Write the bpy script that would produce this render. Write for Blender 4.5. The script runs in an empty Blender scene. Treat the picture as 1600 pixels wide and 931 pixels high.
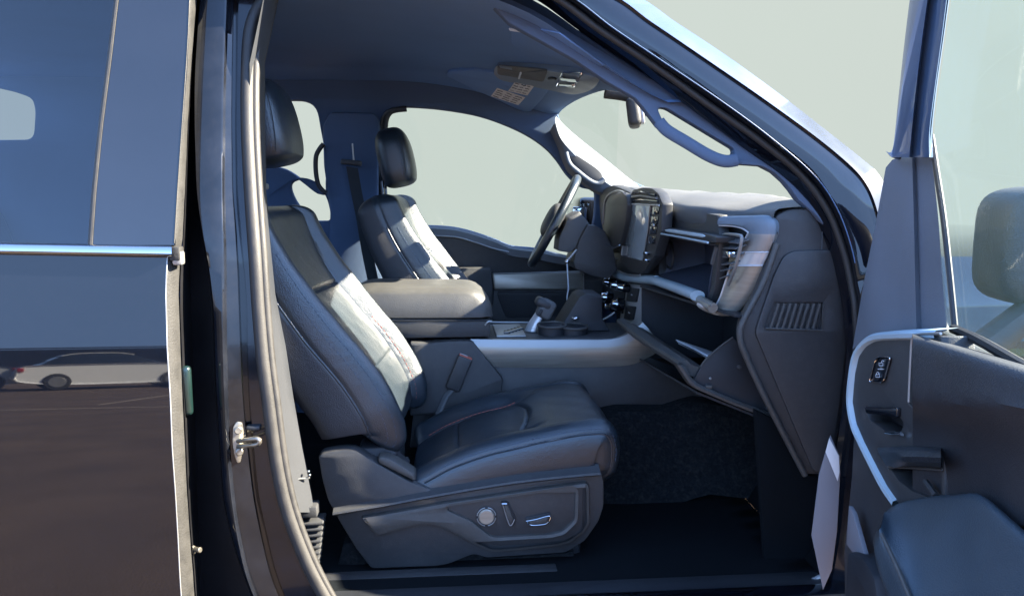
import bpy, bmesh, math, random
from mathutils import Vector, Matrix
from mathutils.bvhtree import BVHTree
random.seed(7)
S = bpy.context.scene
COL = S.collection
R = math.radians
# ------------------------------------------------------------------ camera
F_PX, W_PX, H_PX = 1200.0, 1600.0, 931.0
PITCH, YAW = R(7.4), R(4.75)
CAM = Vector((0.0, -1.66, 1.36))
cd = bpy.data.cameras.new('camera'); cam = bpy.data.objects.new('camera', cd); COL.objects.link(cam)
cam.location = CAM; cam.rotation_euler = (R(90) - PITCH, 0, -YAW)
cd.sensor_width = 36.0; cd.lens = 36.0 * F_PX / W_PX; cd.clip_start = 0.02; cd.clip_end = 2000
S.camera = cam
# ------------------------------------------------------------------ light
SUN_EL, SUN_AZ = R(32.5), R(-6)           # azimuth measured from +X (truck's nose) towards +Y
wd = bpy.data.worlds.new('World'); S.world = wd; wd.use_nodes = True
nt = wd.node_tree; nt.nodes.clear()
sky = nt.nodes.new('ShaderNodeTexSky'); sky.sky_type = 'NISHITA'; sky.sun_disc = False
sky.sun_elevation = SUN_EL; sky.sun_rotation = R(90) - SUN_AZ
sky.air_density = 0.8; sky.dust_density = 0.5; sky.ozone_density = 2.5; sky.altitude = 1800
bg = nt.nodes.new('ShaderNodeBackground'); bg.inputs['Strength'].default_value = 0.125
wo = nt.nodes.new('ShaderNodeOutputWorld')
mn = nt.nodes.new('ShaderNodeVectorMath'); mn.operation = 'MINIMUM'; mn.inputs[1].default_value = (0.90, 1.50, 2.75)   # a clear dry sky: deep blue right down to the roofs
tcw = nt.nodes.new('ShaderNodeTexCoord'); sep = nt.nodes.new('ShaderNodeSeparateXYZ'); nt.links.new(tcw.outputs['Generated'], sep.inputs[0])
up_ = nt.nodes.new('ShaderNodeMapRange'); up_.inputs['From Min'].default_value = 0.28; up_.inputs['From Max'].default_value = 0.55; up_.inputs['To Min'].default_value = 0.0; up_.inputs['To Max'].default_value = 30.0
nt.links.new(sep.outputs['Z'], up_.inputs[0])
ad = nt.nodes.new('ShaderNodeVectorMath'); ad.operation = 'ADD'; ad.inputs[0].default_value = (0.90, 1.50, 2.75); nt.links.new(up_.outputs[0], ad.inputs[1]); nt.links.new(ad.outputs[0], mn.inputs[1])
nt.links.new(sky.outputs[0], mn.inputs[0]); nt.links.new(mn.outputs[0], bg.inputs[0]); nt.links.new(bg.outputs[0], wo.inputs[0])
sl = bpy.data.lights.new('sun', 'SUN'); so = bpy.data.objects.new('sun', sl); COL.objects.link(so)
sl.energy = 4.0; sl.angle = R(0.53); sl.color = (1.0, 0.90, 0.72)
sdir = Vector((math.cos(SUN_EL) * math.cos(SUN_AZ), math.cos(SUN_EL) * math.sin(SUN_AZ), math.sin(SUN_EL)))
so.rotation_euler = sdir.to_track_quat('Z', 'Y').to_euler(); so.location = (4, -4, 6)
S.view_settings.view_transform = 'Standard'; S.view_settings.look = 'None'
S.view_settings.exposure = 3.65; S.view_settings.gamma = 1.0
S.render.engine = 'CYCLES'
S.cycles.use_denoising = True
S.cycles.max_bounces = 8; S.cycles.transparent_max_bounces = 16
S.cycles.caustics_reflective = False; S.cycles.caustics_refractive = False
S.cycles.sample_clamp_indirect = 6.0
EXPO = 2.0 ** S.view_settings.exposure

# ------------------------------------------------------------------ picture-to-place helpers (a modelling aid: every point gets its own true depth)
_rot = cam.rotation_euler.to_matrix()
CR, CU, CF = _rot @ Vector((1, 0, 0)), _rot @ Vector((0, 1, 0)), _rot @ Vector((0, 0, -1))
def ray(px, py): return CF + CR * ((px - 800) / F_PX) + CU * ((465.5 - py) / F_PX)
def P(px, py, Y):
    d = ray(px, py); t = (Y - CAM.y) / d.y; return CAM + d * t
def PX(px, py, X):
    d = ray(px, py); t = (X - CAM.x) / d.x; return CAM + d * t
def PZ(px, py, Z):
    d = ray(px, py); t = (Z - CAM.z) / d.z; return CAM + d * t
def PN(px, py, O, N):
    d = ray(px, py); t = (O - CAM).dot(N) / d.dot(N); return CAM + d * t
def side_y(z):                            # the truck's near flank: shoulder, belt and tumblehome
    if z > 1.25: return 0.27 * (z - 1.25)
    return 0.03 * (z - 1.25) + 0.0875 * ((z - 0.6) ** 2 - 0.4225)
def PS(px, py, off=0.0):
    Y = off
    for _ in range(8):
        p = P(px, py, Y); Y = side_y(p.z) + off
    return P(px, py, Y)
def lerp(a, b, t): return a + (b - a) * t
def sstep(a, b, x):
    t = min(1, max(0, (x - a) / (b - a))); return t * t * (3 - 2 * t)
def cr(pts, n, closed=False):             # Catmull-Rom resampled evenly
    pts = [Vector(p) for p in pts]
    m = len(pts); out = []
    segs = m if closed else m - 1
    g = (lambda i: pts[i % m]) if closed else (lambda i: pts[min(max(i, 0), m - 1)])
    for i in range(segs):
        p0, p1, p2, p3 = g(i - 1), g(i), g(i + 1), g(i + 2)
        k = 16
        for j in range(k):
            t = j / k
            out.append(0.5 * ((2 * p1) + (p2 - p0) * t + (2 * p0 - 5 * p1 + 4 * p2 - p3) * t * t + (3 * p1 - p0 - 3 * p2 + p3) * t ** 3))
    out.append(g(0).copy() if closed else pts[-1].copy())
    L = [0]
    for i in range(1, len(out)): L.append(L[-1] + (out[i] - out[i - 1]).length)
    res = []; j = 0
    cnt = n if closed else n - 1
    for i in range(n):
        s = L[-1] * i / cnt
        while j < len(L) - 2 and L[j + 1] < s: j += 1
        d = L[j + 1] - L[j]
        res.append(out[j].lerp(out[j + 1], 0 if d < 1e-9 else (s - L[j]) / d))
    return res
def cru(pts, k=8):                       # Catmull-Rom with the same number of steps in every span
    pts = [Vector(p) for p in pts]; m = len(pts); out = []
    g = lambda i: pts[min(max(i, 0), m - 1)]
    for i in range(m - 1):
        p0, p1, p2, p3 = g(i - 1), g(i), g(i + 1), g(i + 2)
        for j in range(k):
            t = j / k
            out.append(0.5 * ((2 * p1) + (p2 - p0) * t + (2 * p0 - 5 * p1 + 4 * p2 - p3) * t * t + (3 * p1 - p0 - 3 * p2 + p3) * t ** 3))
    return out + [pts[-1].copy()]
def rpoly(pts, r, n=5):                   # polygon with rounded corners; r one number or one per corner
    m = len(pts); out = []
    for i in range(m):
        p = Vector(pts[i][:2]); a = Vector(pts[i - 1][:2]); b = Vector(pts[(i + 1) % m][:2])
        rr = r[i] if isinstance(r, (list, tuple)) else r
        u, v = a - p, b - p
        q = min(rr, u.length * 0.48, v.length * 0.48)
        if q < 1e-6: out.append(p); continue
        s, e = p + u.normalized() * q, p + v.normalized() * q
        for k in range(n + 1):
            t = k / n; out.append((1 - t) ** 2 * s + 2 * t * (1 - t) * p + t * t * e)
    return out
def smooth(pts, n=60): return [Vector((p.x, p.y)) for p in cr([(a[0], a[1], 0) for a in pts], n, True)]

# ------------------------------------------------------------------ materials
def srgb(r, g, b):
    f = lambda c: (c / 255 / 12.92) if c <= 10 else ((c / 255 + 0.055) / 1.055) ** 2.4
    return (f(r), f(g), f(b))
def mat(name, col, rough=0.5, metal=0.0, bump=0.0, bscale=300.0, coat=0.0, var=0.12, vscale=6.0, spec=0.5, ior=1.5, rvar=0.08, kind='noise', dust=0.0, stretch=None, crease=0.0):
    m = bpy.data.materials.new(name); m.use_nodes = True
    n, l = m.node_tree.nodes, m.node_tree.links
    b = n['Principled BSDF']
    tc = n.new('ShaderNodeTexCoord')
    src = tc.outputs['Object']
    if stretch:
        mp = n.new('ShaderNodeMapping'); mp.inputs['Scale'].default_value = stretch; l.new(src, mp.inputs[0]); src = mp.outputs[0]
    nz = n.new('ShaderNodeTexNoise'); nz.inputs['Scale'].default_value = vscale; nz.inputs['Detail'].default_value = 6; l.new(src, nz.inputs['Vector'])
    rp = n.new('ShaderNodeMapRange'); rp.inputs['From Min'].default_value = 0.3; rp.inputs['From Max'].default_value = 0.7
    rp.inputs['To Min'].default_value = 1 - var; rp.inputs['To Max'].default_value = 1 + var; l.new(nz.outputs[0], rp.inputs[0])
    mx = n.new('ShaderNodeVectorMath'); mx.operation = 'SCALE'; mx.inputs[0].default_value = col; l.new(rp.outputs[0], mx.inputs['Scale'])
    last = mx.outputs[0]
    if dust > 0:
        n3 = n.new('ShaderNodeTexNoise'); n3.inputs['Scale'].default_value = 55; n3.inputs['Detail'].default_value = 8; n3.inputs['Roughness'].default_value = 0.75; l.new(tc.outputs['Object'], n3.inputs['Vector'])
        r3 = n.new('ShaderNodeMapRange'); r3.inputs['From Min'].default_value = 0.48; r3.inputs['From Max'].default_value = 0.75; r3.inputs['To Max'].default_value = dust; l.new(n3.outputs[0], r3.inputs[0])
        mm = n.new('ShaderNodeMix'); mm.data_type = 'RGBA'; l.new(r3.outputs[0], mm.inputs['Factor']); l.new(last, mm.inputs['A']); mm.inputs['B'].default_value = (0.30, 0.27, 0.23, 1); last = mm.outputs['Result']
    l.new(last, b.inputs['Base Color'])
    rr = n.new('ShaderNodeMapRange'); rr.inputs['From Min'].default_value = 0.3; rr.inputs['From Max'].default_value = 0.7
    rr.inputs['To Min'].default_value = max(0.0, rough - rvar); rr.inputs['To Max'].default_value = min(1, rough + rvar); l.new(nz.outputs[0], rr.inputs[0]); l.new(rr.outputs[0], b.inputs['Roughness'])
    b.inputs['Metallic'].default_value = metal; b.inputs['IOR'].default_value = ior; b.inputs['Specular IOR Level'].default_value = spec
    b.inputs['Coat Weight'].default_value = coat; b.inputs['Coat Roughness'].default_value = 0.02
    if bump > 0:
        if kind == 'grain':
            t = n.new('ShaderNodeTexVoronoi'); t.inputs['Scale'].default_value = bscale; out = t.outputs['Distance']
        else:
            t = n.new('ShaderNodeTexNoise'); t.inputs['Scale'].default_value = bscale; t.inputs['Detail'].default_value = 4; out = t.outputs[0]
        l.new(tc.outputs['Object'], t.inputs['Vector'])
        bp = n.new('ShaderNodeBump'); bp.inputs['Strength'].default_value = bump; bp.inputs['Distance'].default_value = 0.002
        l.new(out, bp.inputs['Height']); l.new(bp.outputs[0], b.inputs['Normal'])
        if crease > 0:                     # soft wrinkles pulled across the hide
            mq = n.new('ShaderNodeMapping'); mq.inputs['Scale'].default_value = (9, 26, 14); l.new(tc.outputs['Object'], mq.inputs[0])
            t2 = n.new('ShaderNodeTexNoise'); t2.inputs['Scale'].default_value = 1.6; t2.inputs['Detail'].default_value = 3; t2.inputs['Distortion'].default_value = 1.2; l.new(mq.outputs[0], t2.inputs['Vector'])
            b2 = n.new('ShaderNodeBump'); b2.inputs['Strength'].default_value = crease; b2.inputs['Distance'].default_value = 0.006
            l.new(t2.outputs[0], b2.inputs['Height']); l.new(b2.outputs[0], bp.inputs['Normal'])
    return m
def glass_mat(name, tint, refl_ior=1.5, flat=None):
    m = bpy.data.materials.new(name); m.use_nodes = True
    n, l = m.node_tree.nodes, m.node_tree.links; n.clear()
    o = n.new('ShaderNodeOutputMaterial'); t = n.new('ShaderNodeBsdfTransparent'); g = n.new('ShaderNodeBsdfGlossy')
    t.inputs[0].default_value = (*tint, 1); g.inputs['Roughness'].default_value = 0.01
    f = n.new('ShaderNodeFresnel'); f.inputs[0].default_value = refl_ior
    x = n.new('ShaderNodeMixShader'); l.new(t.outputs[0], x.inputs[1])
    if flat is None: l.new(f.outputs[0], x.inputs[0])
    else: x.inputs[0].default_value = flat
    l.new(t.outputs[0], x.inputs[1]); l.new(g.outputs[0], x.inputs[2]); l.new(x.outputs[0], o.inputs[0])
    return m
def emit_mat(name, col, strength):
    m = bpy.data.materials.new(name); m.use_nodes = True
    n, l = m.node_tree.nodes, m.node_tree.links; n.clear()
    o = n.new('ShaderNodeOutputMaterial'); e = n.new('ShaderNodeEmission'); e.inputs[1].default_value = strength
    tc = n.new('ShaderNodeTexCoord'); nz = n.new('ShaderNodeTexNoise'); nz.inputs['Scale'].default_value = 0.12; l.new(tc.outputs['Object'], nz.inputs['Vector'])
    nz.inputs['Detail'].default_value = 5
    rp = n.new('ShaderNodeMapRange'); rp.inputs['To Min'].default_value = 0.94; rp.inputs['To Max'].default_value = 1.05; l.new(nz.outputs[0], rp.inputs[0])
    mx = n.new('ShaderNodeVectorMath'); mx.operation = 'SCALE'; mx.inputs[0].default_value = col; l.new(rp.outputs[0], mx.inputs['Scale']); l.new(mx.outputs[0], e.inputs[0])
    l.new(e.outputs[0], o.inputs[0]); return m
M = {}
M['paint'] = mat('black_paint', (0.003, 0.004, 0.007), 0.02, coat=0.38, var=0.1, ior=1.42, rvar=0.012, dust=0.006)
M['gap'] = mat('shut_gap_shade', (0.004, 0.004, 0.005), 0.5, var=0.3, spec=0.25, dust=0.01)  # recess shade put into the colour: duller and blacker than the jamb paint
M['jamb'] = mat('dusty_jamb_paint', (0.006, 0.007, 0.010), 0.12, coat=0.3, ior=1.38, var=0.4, vscale=14, rvar=0.06, dust=0.012)
M['gloss'] = mat('gloss_black_plastic', (0.008, 0.009, 0.012), 0.08, coat=0.8, rvar=0.03)
M['rubber'] = mat('dusty_rubber', (0.018, 0.0165, 0.015), 0.6, var=0.25, vscale=40, bump=0.25, bscale=500)
M['edge'] = mat('door_edge_rubber', (0.016, 0.015, 0.0135), 0.7, var=0.35, vscale=30, bump=0.5, bscale=260)
M['leather'] = mat('black_leather', (0.013, 0.020, 0.027), 0.34, crease=0.18, bump=0.28, bscale=420, kind='grain', var=0.15, vscale=9, spec=0.75, rvar=0.03)
M['door_pad'] = mat('armrest_vinyl_sky_sheen', (0.032, 0.048, 0.062), 0.42, bump=0.3, bscale=420, kind='grain', var=0.1, spec=0.6)  # sky's blue-teal sheen mixed into the vinyl's base colour
M['leather_side'] = mat('side_vinyl', (0.024, 0.025, 0.029), 0.50, crease=0.15, bump=0.3, bscale=420, kind='grain', var=0.12, vscale=9, rvar=0.06)
M['armrest'] = mat('armrest_vinyl', (0.046, 0.046, 0.045), 0.48, bump=0.15, bscale=350, kind='grain', var=0.12, dust=0.05)
M['plastic'] = mat('charcoal_plastic', (0.031, 0.032, 0.034), 0.5, bump=0.25, bscale=600, kind='grain', var=0.12, vscale=5, rvar=0.06, dust=0.05)
M['plastic_lt'] = mat('grey_plastic', (0.048, 0.046, 0.043), 0.55, bump=0.25, bscale=600, kind='grain', var=0.12, vscale=5, dust=0.08)
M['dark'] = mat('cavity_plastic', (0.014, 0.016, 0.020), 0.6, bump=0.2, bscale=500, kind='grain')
M['trim_glare'] = mat('pillar_trim_glare', (0.085, 0.112, 0.16), 0.8, bump=0.4, bscale=900, var=0.06, spec=0.2)  # same cloth as trim_cloth with blue lens glare mixed into the colour
M['edge_sheen'] = mat('rail_sky_sheen', (0.035, 0.048, 0.085), 0.30, coat=0.8, var=0.08)  # lavender sky reflection put into the colour; the pillar itself is black
M['sail'] = mat('sail_glare_grey', (0.13, 0.145, 0.17), 0.55, bump=0.25, bscale=600, kind='grain', var=0.08)  # lens glare put in as a lighter blue-grey
M['liner_dimmed'] = mat('far_trim_dimmed', (0.080, 0.120, 0.20), 0.85, bump=0.4, bscale=900, var=0.08, vscale=3, spec=0.2)  # headliner cloth again, the dim far side put into a darker colour
M['frame'] = mat('frame_glare_blue', (0.05, 0.095, 0.18), 0.38, coat=0.5, var=0.08)  # black frame turned blue: veiling glare mixed into the colour
M['stack'] = mat('stack_grey', (0.38, 0.365, 0.35), 0.5, bump=0.2, bscale=600, kind='grain')
M['cubby'] = mat('cubby_glare_grey', (0.045, 0.052, 0.075), 0.55, bump=0.2, bscale=600, kind='grain')  # cavity plastic made lighter and bluer to carry the veiling glare
M['liner'] = mat('headliner_glare_blue', (0.145, 0.245, 0.44), 0.85, bump=0.4, bscale=900, var=0.08, vscale=3, spec=0.2)  # dark headliner with blue lens glare put into the cloth's colour
M['trim_cloth'] = mat('pillar_trim_cloth', (0.13, 0.145, 0.165), 0.8, bump=0.35, bscale=800, var=0.06, spec=0.25)
M['satin'] = mat('satin_silver', (0.30, 0.30, 0.295), 0.42, metal=0.6, var=0.06, vscale=8, rvar=0.04)
M['bronze'] = mat('brushed_bronze', (0.32, 0.295, 0.25), 0.40, metal=0.55, var=0.10, vscale=10, stretch=(1, 1, 14), rvar=0.05)
M['pale_metal'] = mat('pale_metal', (0.55, 0.55, 0.55), 0.32, metal=0.35, var=0.04)
M['console_blue'] = mat('console_grey', (0.14, 0.175, 0.21), 0.5, bump=0.2, bscale=600, kind='grain')
M['chrome'] = mat('chrome', (0.62, 0.63, 0.65), 0.10, metal=1.0, var=0.03, rvar=0.03)
M['steel'] = mat('striker_steel', (0.26, 0.24, 0.20), 0.42, metal=0.9, var=0.25, vscale=60)
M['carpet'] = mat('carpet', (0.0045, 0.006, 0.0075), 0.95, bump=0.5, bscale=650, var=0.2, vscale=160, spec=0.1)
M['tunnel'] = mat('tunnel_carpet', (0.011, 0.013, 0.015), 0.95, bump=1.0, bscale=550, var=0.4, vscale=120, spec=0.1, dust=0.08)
M['belt'] = mat('belt_webbing', (0.022, 0.026, 0.032), 0.7, bump=0.4, bscale=700, var=0.1)
M['thread'] = mat('seat_thread', (0.055, 0.075, 0.11), 0.7)
M['red'] = mat('red_thread', (0.34, 0.09, 0.06), 0.7)
M['white'] = mat('white_print', (0.55, 0.57, 0.6), 0.5)
M['label'] = mat('grey_label', (0.62, 0.60, 0.58), 0.6, var=0.05)
M['ink'] = mat('label_ink', (0.05, 0.05, 0.055), 0.6)
M['paper'] = mat('paper', (0.62, 0.63, 0.66), 0.7, var=0.05)
M['screen'] = mat('screen_reflection_grey', (0.34, 0.38, 0.39), 0.08, coat=1.0, rvar=0.03)  # reflection on the glass put in as a pale grey base
M['plate'] = mat('pale_grey_plate', (0.17, 0.165, 0.18), 0.6, var=0.05)
M['padlt'] = mat('dash_pad_grey', (0.085, 0.088, 0.09), 0.6, bump=0.3, bscale=500, kind='grain', var=0.08)
M['teal'] = mat('soft_grey_bar', (0.34, 0.42, 0.46), 0.45, bump=0.15, bscale=500, kind='grain')
M['glass'] = glass_mat('clear_glass', (0.97, 0.98, 0.97), flat=.012)
M['tint'] = glass_mat('tinted_glass', (0.44, 0.48, 0.50), 1.75)
M['farglass'] = glass_mat('far_door_glass', (0.93, 0.96, 0.95), flat=.015)
def dust_flare_glass(name, tint, haze, amount):
    m = glass_mat(name, tint, flat=.03); n, l = m.node_tree.nodes, m.node_tree.links
    o = [k for k in n if k.type == 'OUTPUT_MATERIAL'][0]; base = o.inputs[0].links[0].from_socket
    d = n.new('ShaderNodeBsdfDiffuse'); d.inputs[0].default_value = (*haze, 1); t = n.new('ShaderNodeBsdfTranslucent'); t.inputs[0].default_value = (*haze, 1)
    a = n.new('ShaderNodeMixShader'); a.inputs[0].default_value = .5; l.new(d.outputs[0], a.inputs[1]); l.new(t.outputs[0], a.inputs[2])
    tc = n.new('ShaderNodeTexCoord'); nz = n.new('ShaderNodeTexNoise'); nz.inputs['Scale'].default_value = 7; nz.inputs['Detail'].default_value = 8; l.new(tc.outputs['Object'], nz.inputs['Vector'])
    r = n.new('ShaderNodeMapRange'); r.inputs['From Min'].default_value = .3; r.inputs['From Max'].default_value = .7; r.inputs['To Min'].default_value = amount * .7; r.inputs['To Max'].default_value = amount * 1.3; l.new(nz.outputs[0], r.inputs[0])
    x = n.new('ShaderNodeMixShader'); l.new(r.outputs[0], x.inputs[0]); l.new(base, x.inputs[1]); l.new(a.outputs[0], x.inputs[2]); l.new(x.outputs[0], o.inputs[0]); return m
M['doorglass'] = dust_flare_glass('door_glass_dust_flare', (0.88, 0.95, 0.96), (0.16, 0.29, 0.36), .032)  # dust film tinted teal to carry the flare's haze as well
M['green'] = mat('shade_green', (0.004, 0.013, 0.012), 0.3, coat=0.5)

# ------------------------------------------------------------------ mesh builder
class MB:
    def __init__(s): s.V = []; s.F = []; s.I = []; s.mats = []
    def mi(s, m):
        m = M[m] if isinstance(m, str) else m
        if m not in s.mats: s.mats.append(m)
        return s.mats.index(m)
    def grid(s, rows, m, cu=False, cv=False, caps=False):
        b = len(s.V); nr, nc = len(rows), len(rows[0]); k = s.mi(m)
        for r in rows: s.V += [Vector(p) for p in r]
        for i in range(nr if cu else nr - 1):
            for j in range(nc if cv else nc - 1):
                a, d = i, (i + 1) % nr; e, f = j, (j + 1) % nc
                s.F.append((b + a * nc + e, b + a * nc + f, b + d * nc + f, b + d * nc + e)); s.I.append(k)
        if caps:
            s.F.append(tuple(b + j for j in range(nc))); s.I.append(k)
            s.F.append(tuple(b + (nr - 1) * nc + j for j in range(nc))[::-1]); s.I.append(k)
        return s
    def tube(s, pts, r, m, seg=10, closed=False, flat=1.0, up=None):
        pts = [Vector(p) for p in pts]; n = len(pts); rows = []
        nrm = Vector(up) if up else None
        for i in range(n):
            t = (pts[(i + 1) % n] - pts[i - 1]) if closed else (pts[min(i + 1, n - 1)] - pts[max(i - 1, 0)])
            t.normalize()
            if nrm is None:
                nrm = t.orthogonal()
            a = (Vector(up) if up else nrm); a = (a - t * a.dot(t))
            if a.length < 1e-6: a = t.orthogonal()
            a.normalize(); nrm = a; c = t.cross(a)
            rr = r[i] if isinstance(r, (list, tuple)) else r
            rows.append([pts[i] + (a * math.cos(q) * flat + c * math.sin(q)) * rr for q in [2 * math.pi * j / seg for j in range(seg)]])
        return s.grid(rows, m, cu=closed, cv=True, caps=not closed)
    def addmesh(s, me, m, fn):
        b = len(s.V); k = s.mi(m)
        s.V += [fn(v.co) for v in me.vertices]
        for p in me.polygons: s.F.append(tuple(b + i for i in p.vertices)); s.I.append(k)
        return s
    def bm(s, bm, m, fn=lambda c: c.copy()):
        b = len(s.V); k = s.mi(m); bm.verts.index_update()
        s.V += [fn(v.co) for v in bm.verts]
        for f in bm.faces: s.F.append(tuple(b + v.index for v in f.verts)); s.I.append(k)
        bm.free(); return s
    def box(s, c, size, m, rot=None, bev=0.004, seg=2):
        bm = bmesh.new(); bmesh.ops.create_cube(bm, size=1)
        bmesh.ops.scale(bm, vec=size, verts=bm.verts)
        if bev > 0: bmesh.ops.bevel(bm, geom=bm.edges[:], offset=min(bev, min(size) * 0.45), segments=seg, affect='EDGES', profile=0.5)
        rt = rot or Matrix.Identity(3); c = Vector(c)
        return s.bm(bm, m, lambda v: rt @ v + c)
    def ball(s, c, size, m, rot=None, p=2.0, nu=28, nv=20):     # superellipsoid
        rt = rot or Matrix.Identity(3); c = Vector(c); rows = []
        sg = lambda x, e: math.copysign(abs(x) ** e, x)
        e = 2.0 / p
        for i in range(nv + 1):
            a = -math.pi / 2 + math.pi * (0.004 + 0.992 * i / nv)
            rows.append([rt @ Vector((size[0] * sg(math.cos(a), e) * sg(math.cos(q), e), size[1] * sg(math.cos(a), e) * sg(math.sin(q), e), size[2] * sg(math.sin(a), e))) + c for q in [2 * math.pi * j / nu for j in range(nu)]])
        return s.grid(rows, m, cv=True, caps=True)
    def cyl(s, c, axis, r, h, m, seg=24, r2=None, bev=0.0):
        ax = Vector(axis).normalized(); u = ax.orthogonal().normalized(); w = ax.cross(u); c = Vector(c)
        r2 = r if r2 is None else r2
        prof = [(r, -h / 2), (r2, h / 2)] if bev <= 0 else [(r - bev, -h / 2), (r, -h / 2 + bev), (r2, h / 2 - bev), (r2 - bev, h / 2)]
        rows = [[c + ax * z + (u * math.cos(q) + w * math.sin(q)) * rr for q in [2 * math.pi * j / seg for j in range(seg)]] for rr, z in prof]
        return s.grid(rows, m, cv=True, caps=True)
    def plate(s, pts, m, plane, th=0.02, bev=0.004, holes=(), r=0, warp=None, px=True):
        """filled outline (picture points put on the given plane) with thickness behind its front face"""
        O, N = Vector(plane[0]), Vector(plane[1]).normalized()
        if N.dot(CAM - O) < 0: N = -N
        U = Vector((0, 0, 1)).cross(N)
        if U.length < 1e-4: U = Vector((1, 0, 0))
        U.normalize(); Vv = N.cross(U)
        def loc(q):
            w = PN(q[0], q[1], O, N) if px else Vector(q)
            return ((w - O).dot(U), (w - O).dot(Vv))
        cu = bpy.data.curves.new('tmp', 'CURVE'); cu.dimensions = '2D'; cu.fill_mode = 'BOTH'
        bev = min(bev, th * 0.45)
        cu.extrude = max(th / 2 - bev, 0.0); cu.bevel_depth = bev; cu.bevel_resolution = 1; cu.offset = -bev
        for k, path in enumerate([pts] + list(holes)):
            path = rpoly(path, r) if (r and k == 0) else path
            sp = cu.splines.new('POLY'); sp.points.add(len(path) - 1); sp.use_cyclic_u = True
            for i, q in enumerate(path):
                x, y = loc(q); sp.points[i].co = (x, y, 0, 1)
        ob = bpy.data.objects.new('tmp', cu); COL.objects.link(ob)
        me = bpy.data.meshes.new_from_object(ob)
        def fn(c):
            p = O + U * c.x + Vv * c.y + N * (c.z - th / 2)
            return warp(p) if warp else p
        s.addmesh(me, m, fn)
        bpy.data.objects.remove(ob); bpy.data.curves.remove(cu); bpy.data.meshes.remove(me)
        return s
    def build(s, name, parent=None, label=None, sharp=38, solid=0.0, flatshade=False, weld=1e-5):
        me = bpy.data.meshes.new(name); me.from_pydata([tuple(v) for v in s.V], [], s.F); 
        for m in s.mats: me.materials.append(m)
        me.polygons.foreach_set('material_index', s.I)
        bm = bmesh.new(); bm.from_mesh(me)
        bmesh.ops.remove_doubles(bm, verts=bm.verts, dist=weld)
        bmesh.ops.recalc_face_normals(bm, faces=bm.faces)
        if solid:
            bmesh.ops.solidify(bm, geom=bm.faces[:], thickness=solid)
        bm.to_mesh(me); bm.free()
        if not flatshade:
            me.polygons.foreach_set('use_smooth', [True] * len(me.polygons))
            me.set_sharp_from_angle(angle=R(sharp))
        o = bpy.data.objects.new(name, me); COL.objects.link(o)
        if parent: attach(o, parent)
        if label: o['label'] = label
        return o
def attach(o, parent):
    bpy.context.view_layer.update()
    o.parent = parent; o.matrix_parent_inverse = parent.matrix_world.inverted()
def empty(name, loc, parent=None):
    o = bpy.data.objects.new(name, None); COL.objects.link(o); o.location = loc; o.empty_display_size = 0.1
    if parent: attach(o, parent)
    return o
def tag(o, label=None, cat=None, group=None, kind=None):
    if label: o['label'] = label
    if cat: o['category'] = cat
    if group: o['group'] = group
    if kind: o['kind'] = kind
    return o
def yplane(Y): return ((0, Y, 1), (0, -1, 0))
def xplane(X): return ((X, 0, 1), (-1, 0, 0))
def zplane(Z): return ((0, 0, Z), (0, 0, -1))
def bvh(o): return BVHTree.FromPolygons([v.co[:] for v in o.data.vertices], [p.vertices[:] for p in o.data.polygons])
def on(tree, pts, off=0.002):             # where the lines of sight through these points meet a surface
    out = []
    for q in pts:
        d = ray(*q).normalized(); h = tree.ray_cast(CAM, d)
        if h[0] is None: continue
        n = h[1] if h[1].dot(d) < 0 else -h[1]
        out.append(h[0] + n * off)
    return out
def dashes(mb, pts, m, L=0.009, gap=0.005, r=0.0009):
    pts = [Vector(p) for p in pts]
    D = [0]
    for i in range(1, len(pts)): D.append(D[-1] + (pts[i] - pts[i - 1]).length)
    def at(s):
        for i in range(1, len(pts)):
            if D[i] >= s: return pts[i - 1].lerp(pts[i], (s - D[i - 1]) / max(1e-9, D[i] - D[i - 1]))
        return pts[-1]
    s = 0
    while s + L < D[-1]:
        mb.tube([at(s), at(s + L / 2), at(s + L)], [r * 0.6, r, r * 0.6], m, seg=5); s += L + gap
#@@SETTING
# ================================================================== SETTING
def asphalt_mat():
    m = mat('asphalt', (0.100, 0.068, 0.050), 0.9, bump=0.8, bscale=90, var=0.18, vscale=1.2, spec=0.2)
    n, l = m.node_tree.nodes, m.node_tree.links
    b = n['Principled BSDF']; old = b.inputs['Base Color'].links[0].from_socket
    t = n.new('ShaderNodeTexNoise'); t.inputs['Scale'].default_value = 120; t.inputs['Detail'].default_value = 6
    tc = n.new('ShaderNodeTexCoord'); l.new(tc.outputs['Object'], t.inputs['Vector'])
    r = n.new('ShaderNodeMapRange'); r.inputs['From Min'].default_value = 0.3; r.inputs['From Max'].default_value = 0.7; r.inputs['To Min'].default_value = 0.65; r.inputs['To Max'].default_value = 1.4
    l.new(t.outputs[0], r.inputs[0])
    x = n.new('ShaderNodeVectorMath'); x.operation = 'SCALE'; l.new(old, x.inputs[0]); l.new(r.outputs[0], x.inputs['Scale']); l.new(x.outputs[0], b.inputs['Base Color'])
    return m
M['asphalt'] = asphalt_mat()
mb = MB(); mb.grid([[(x, y, 0) for x in (-400, -60, -12, 0, 12, 60, 400)] for y in (-400, -60, -20, -8, 0, 12, 60, 400)], 'asphalt')
tag(mb.build('asphalt_ground', flatshade=True), 'dark sunlit asphalt parking lot under the truck', 'ground', kind='structure')
M['sky'] = emit_mat('pale_sky', (0.630, 0.700, 0.650), 1.0 / EXPO)
mb = MB(); rows = []
for i in range(41):
    a = R(8 + 162 * i / 40); rows.append([(13.5 * math.cos(a), -1.2 + 13.5 * math.sin(a), z) for z in (-0.3, 3, 6, 9)])
mb.grid(rows, 'sky'); tag(mb.build('sky'), 'flat pale grey green sky behind the truck', 'sky', kind='structure')
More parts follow.
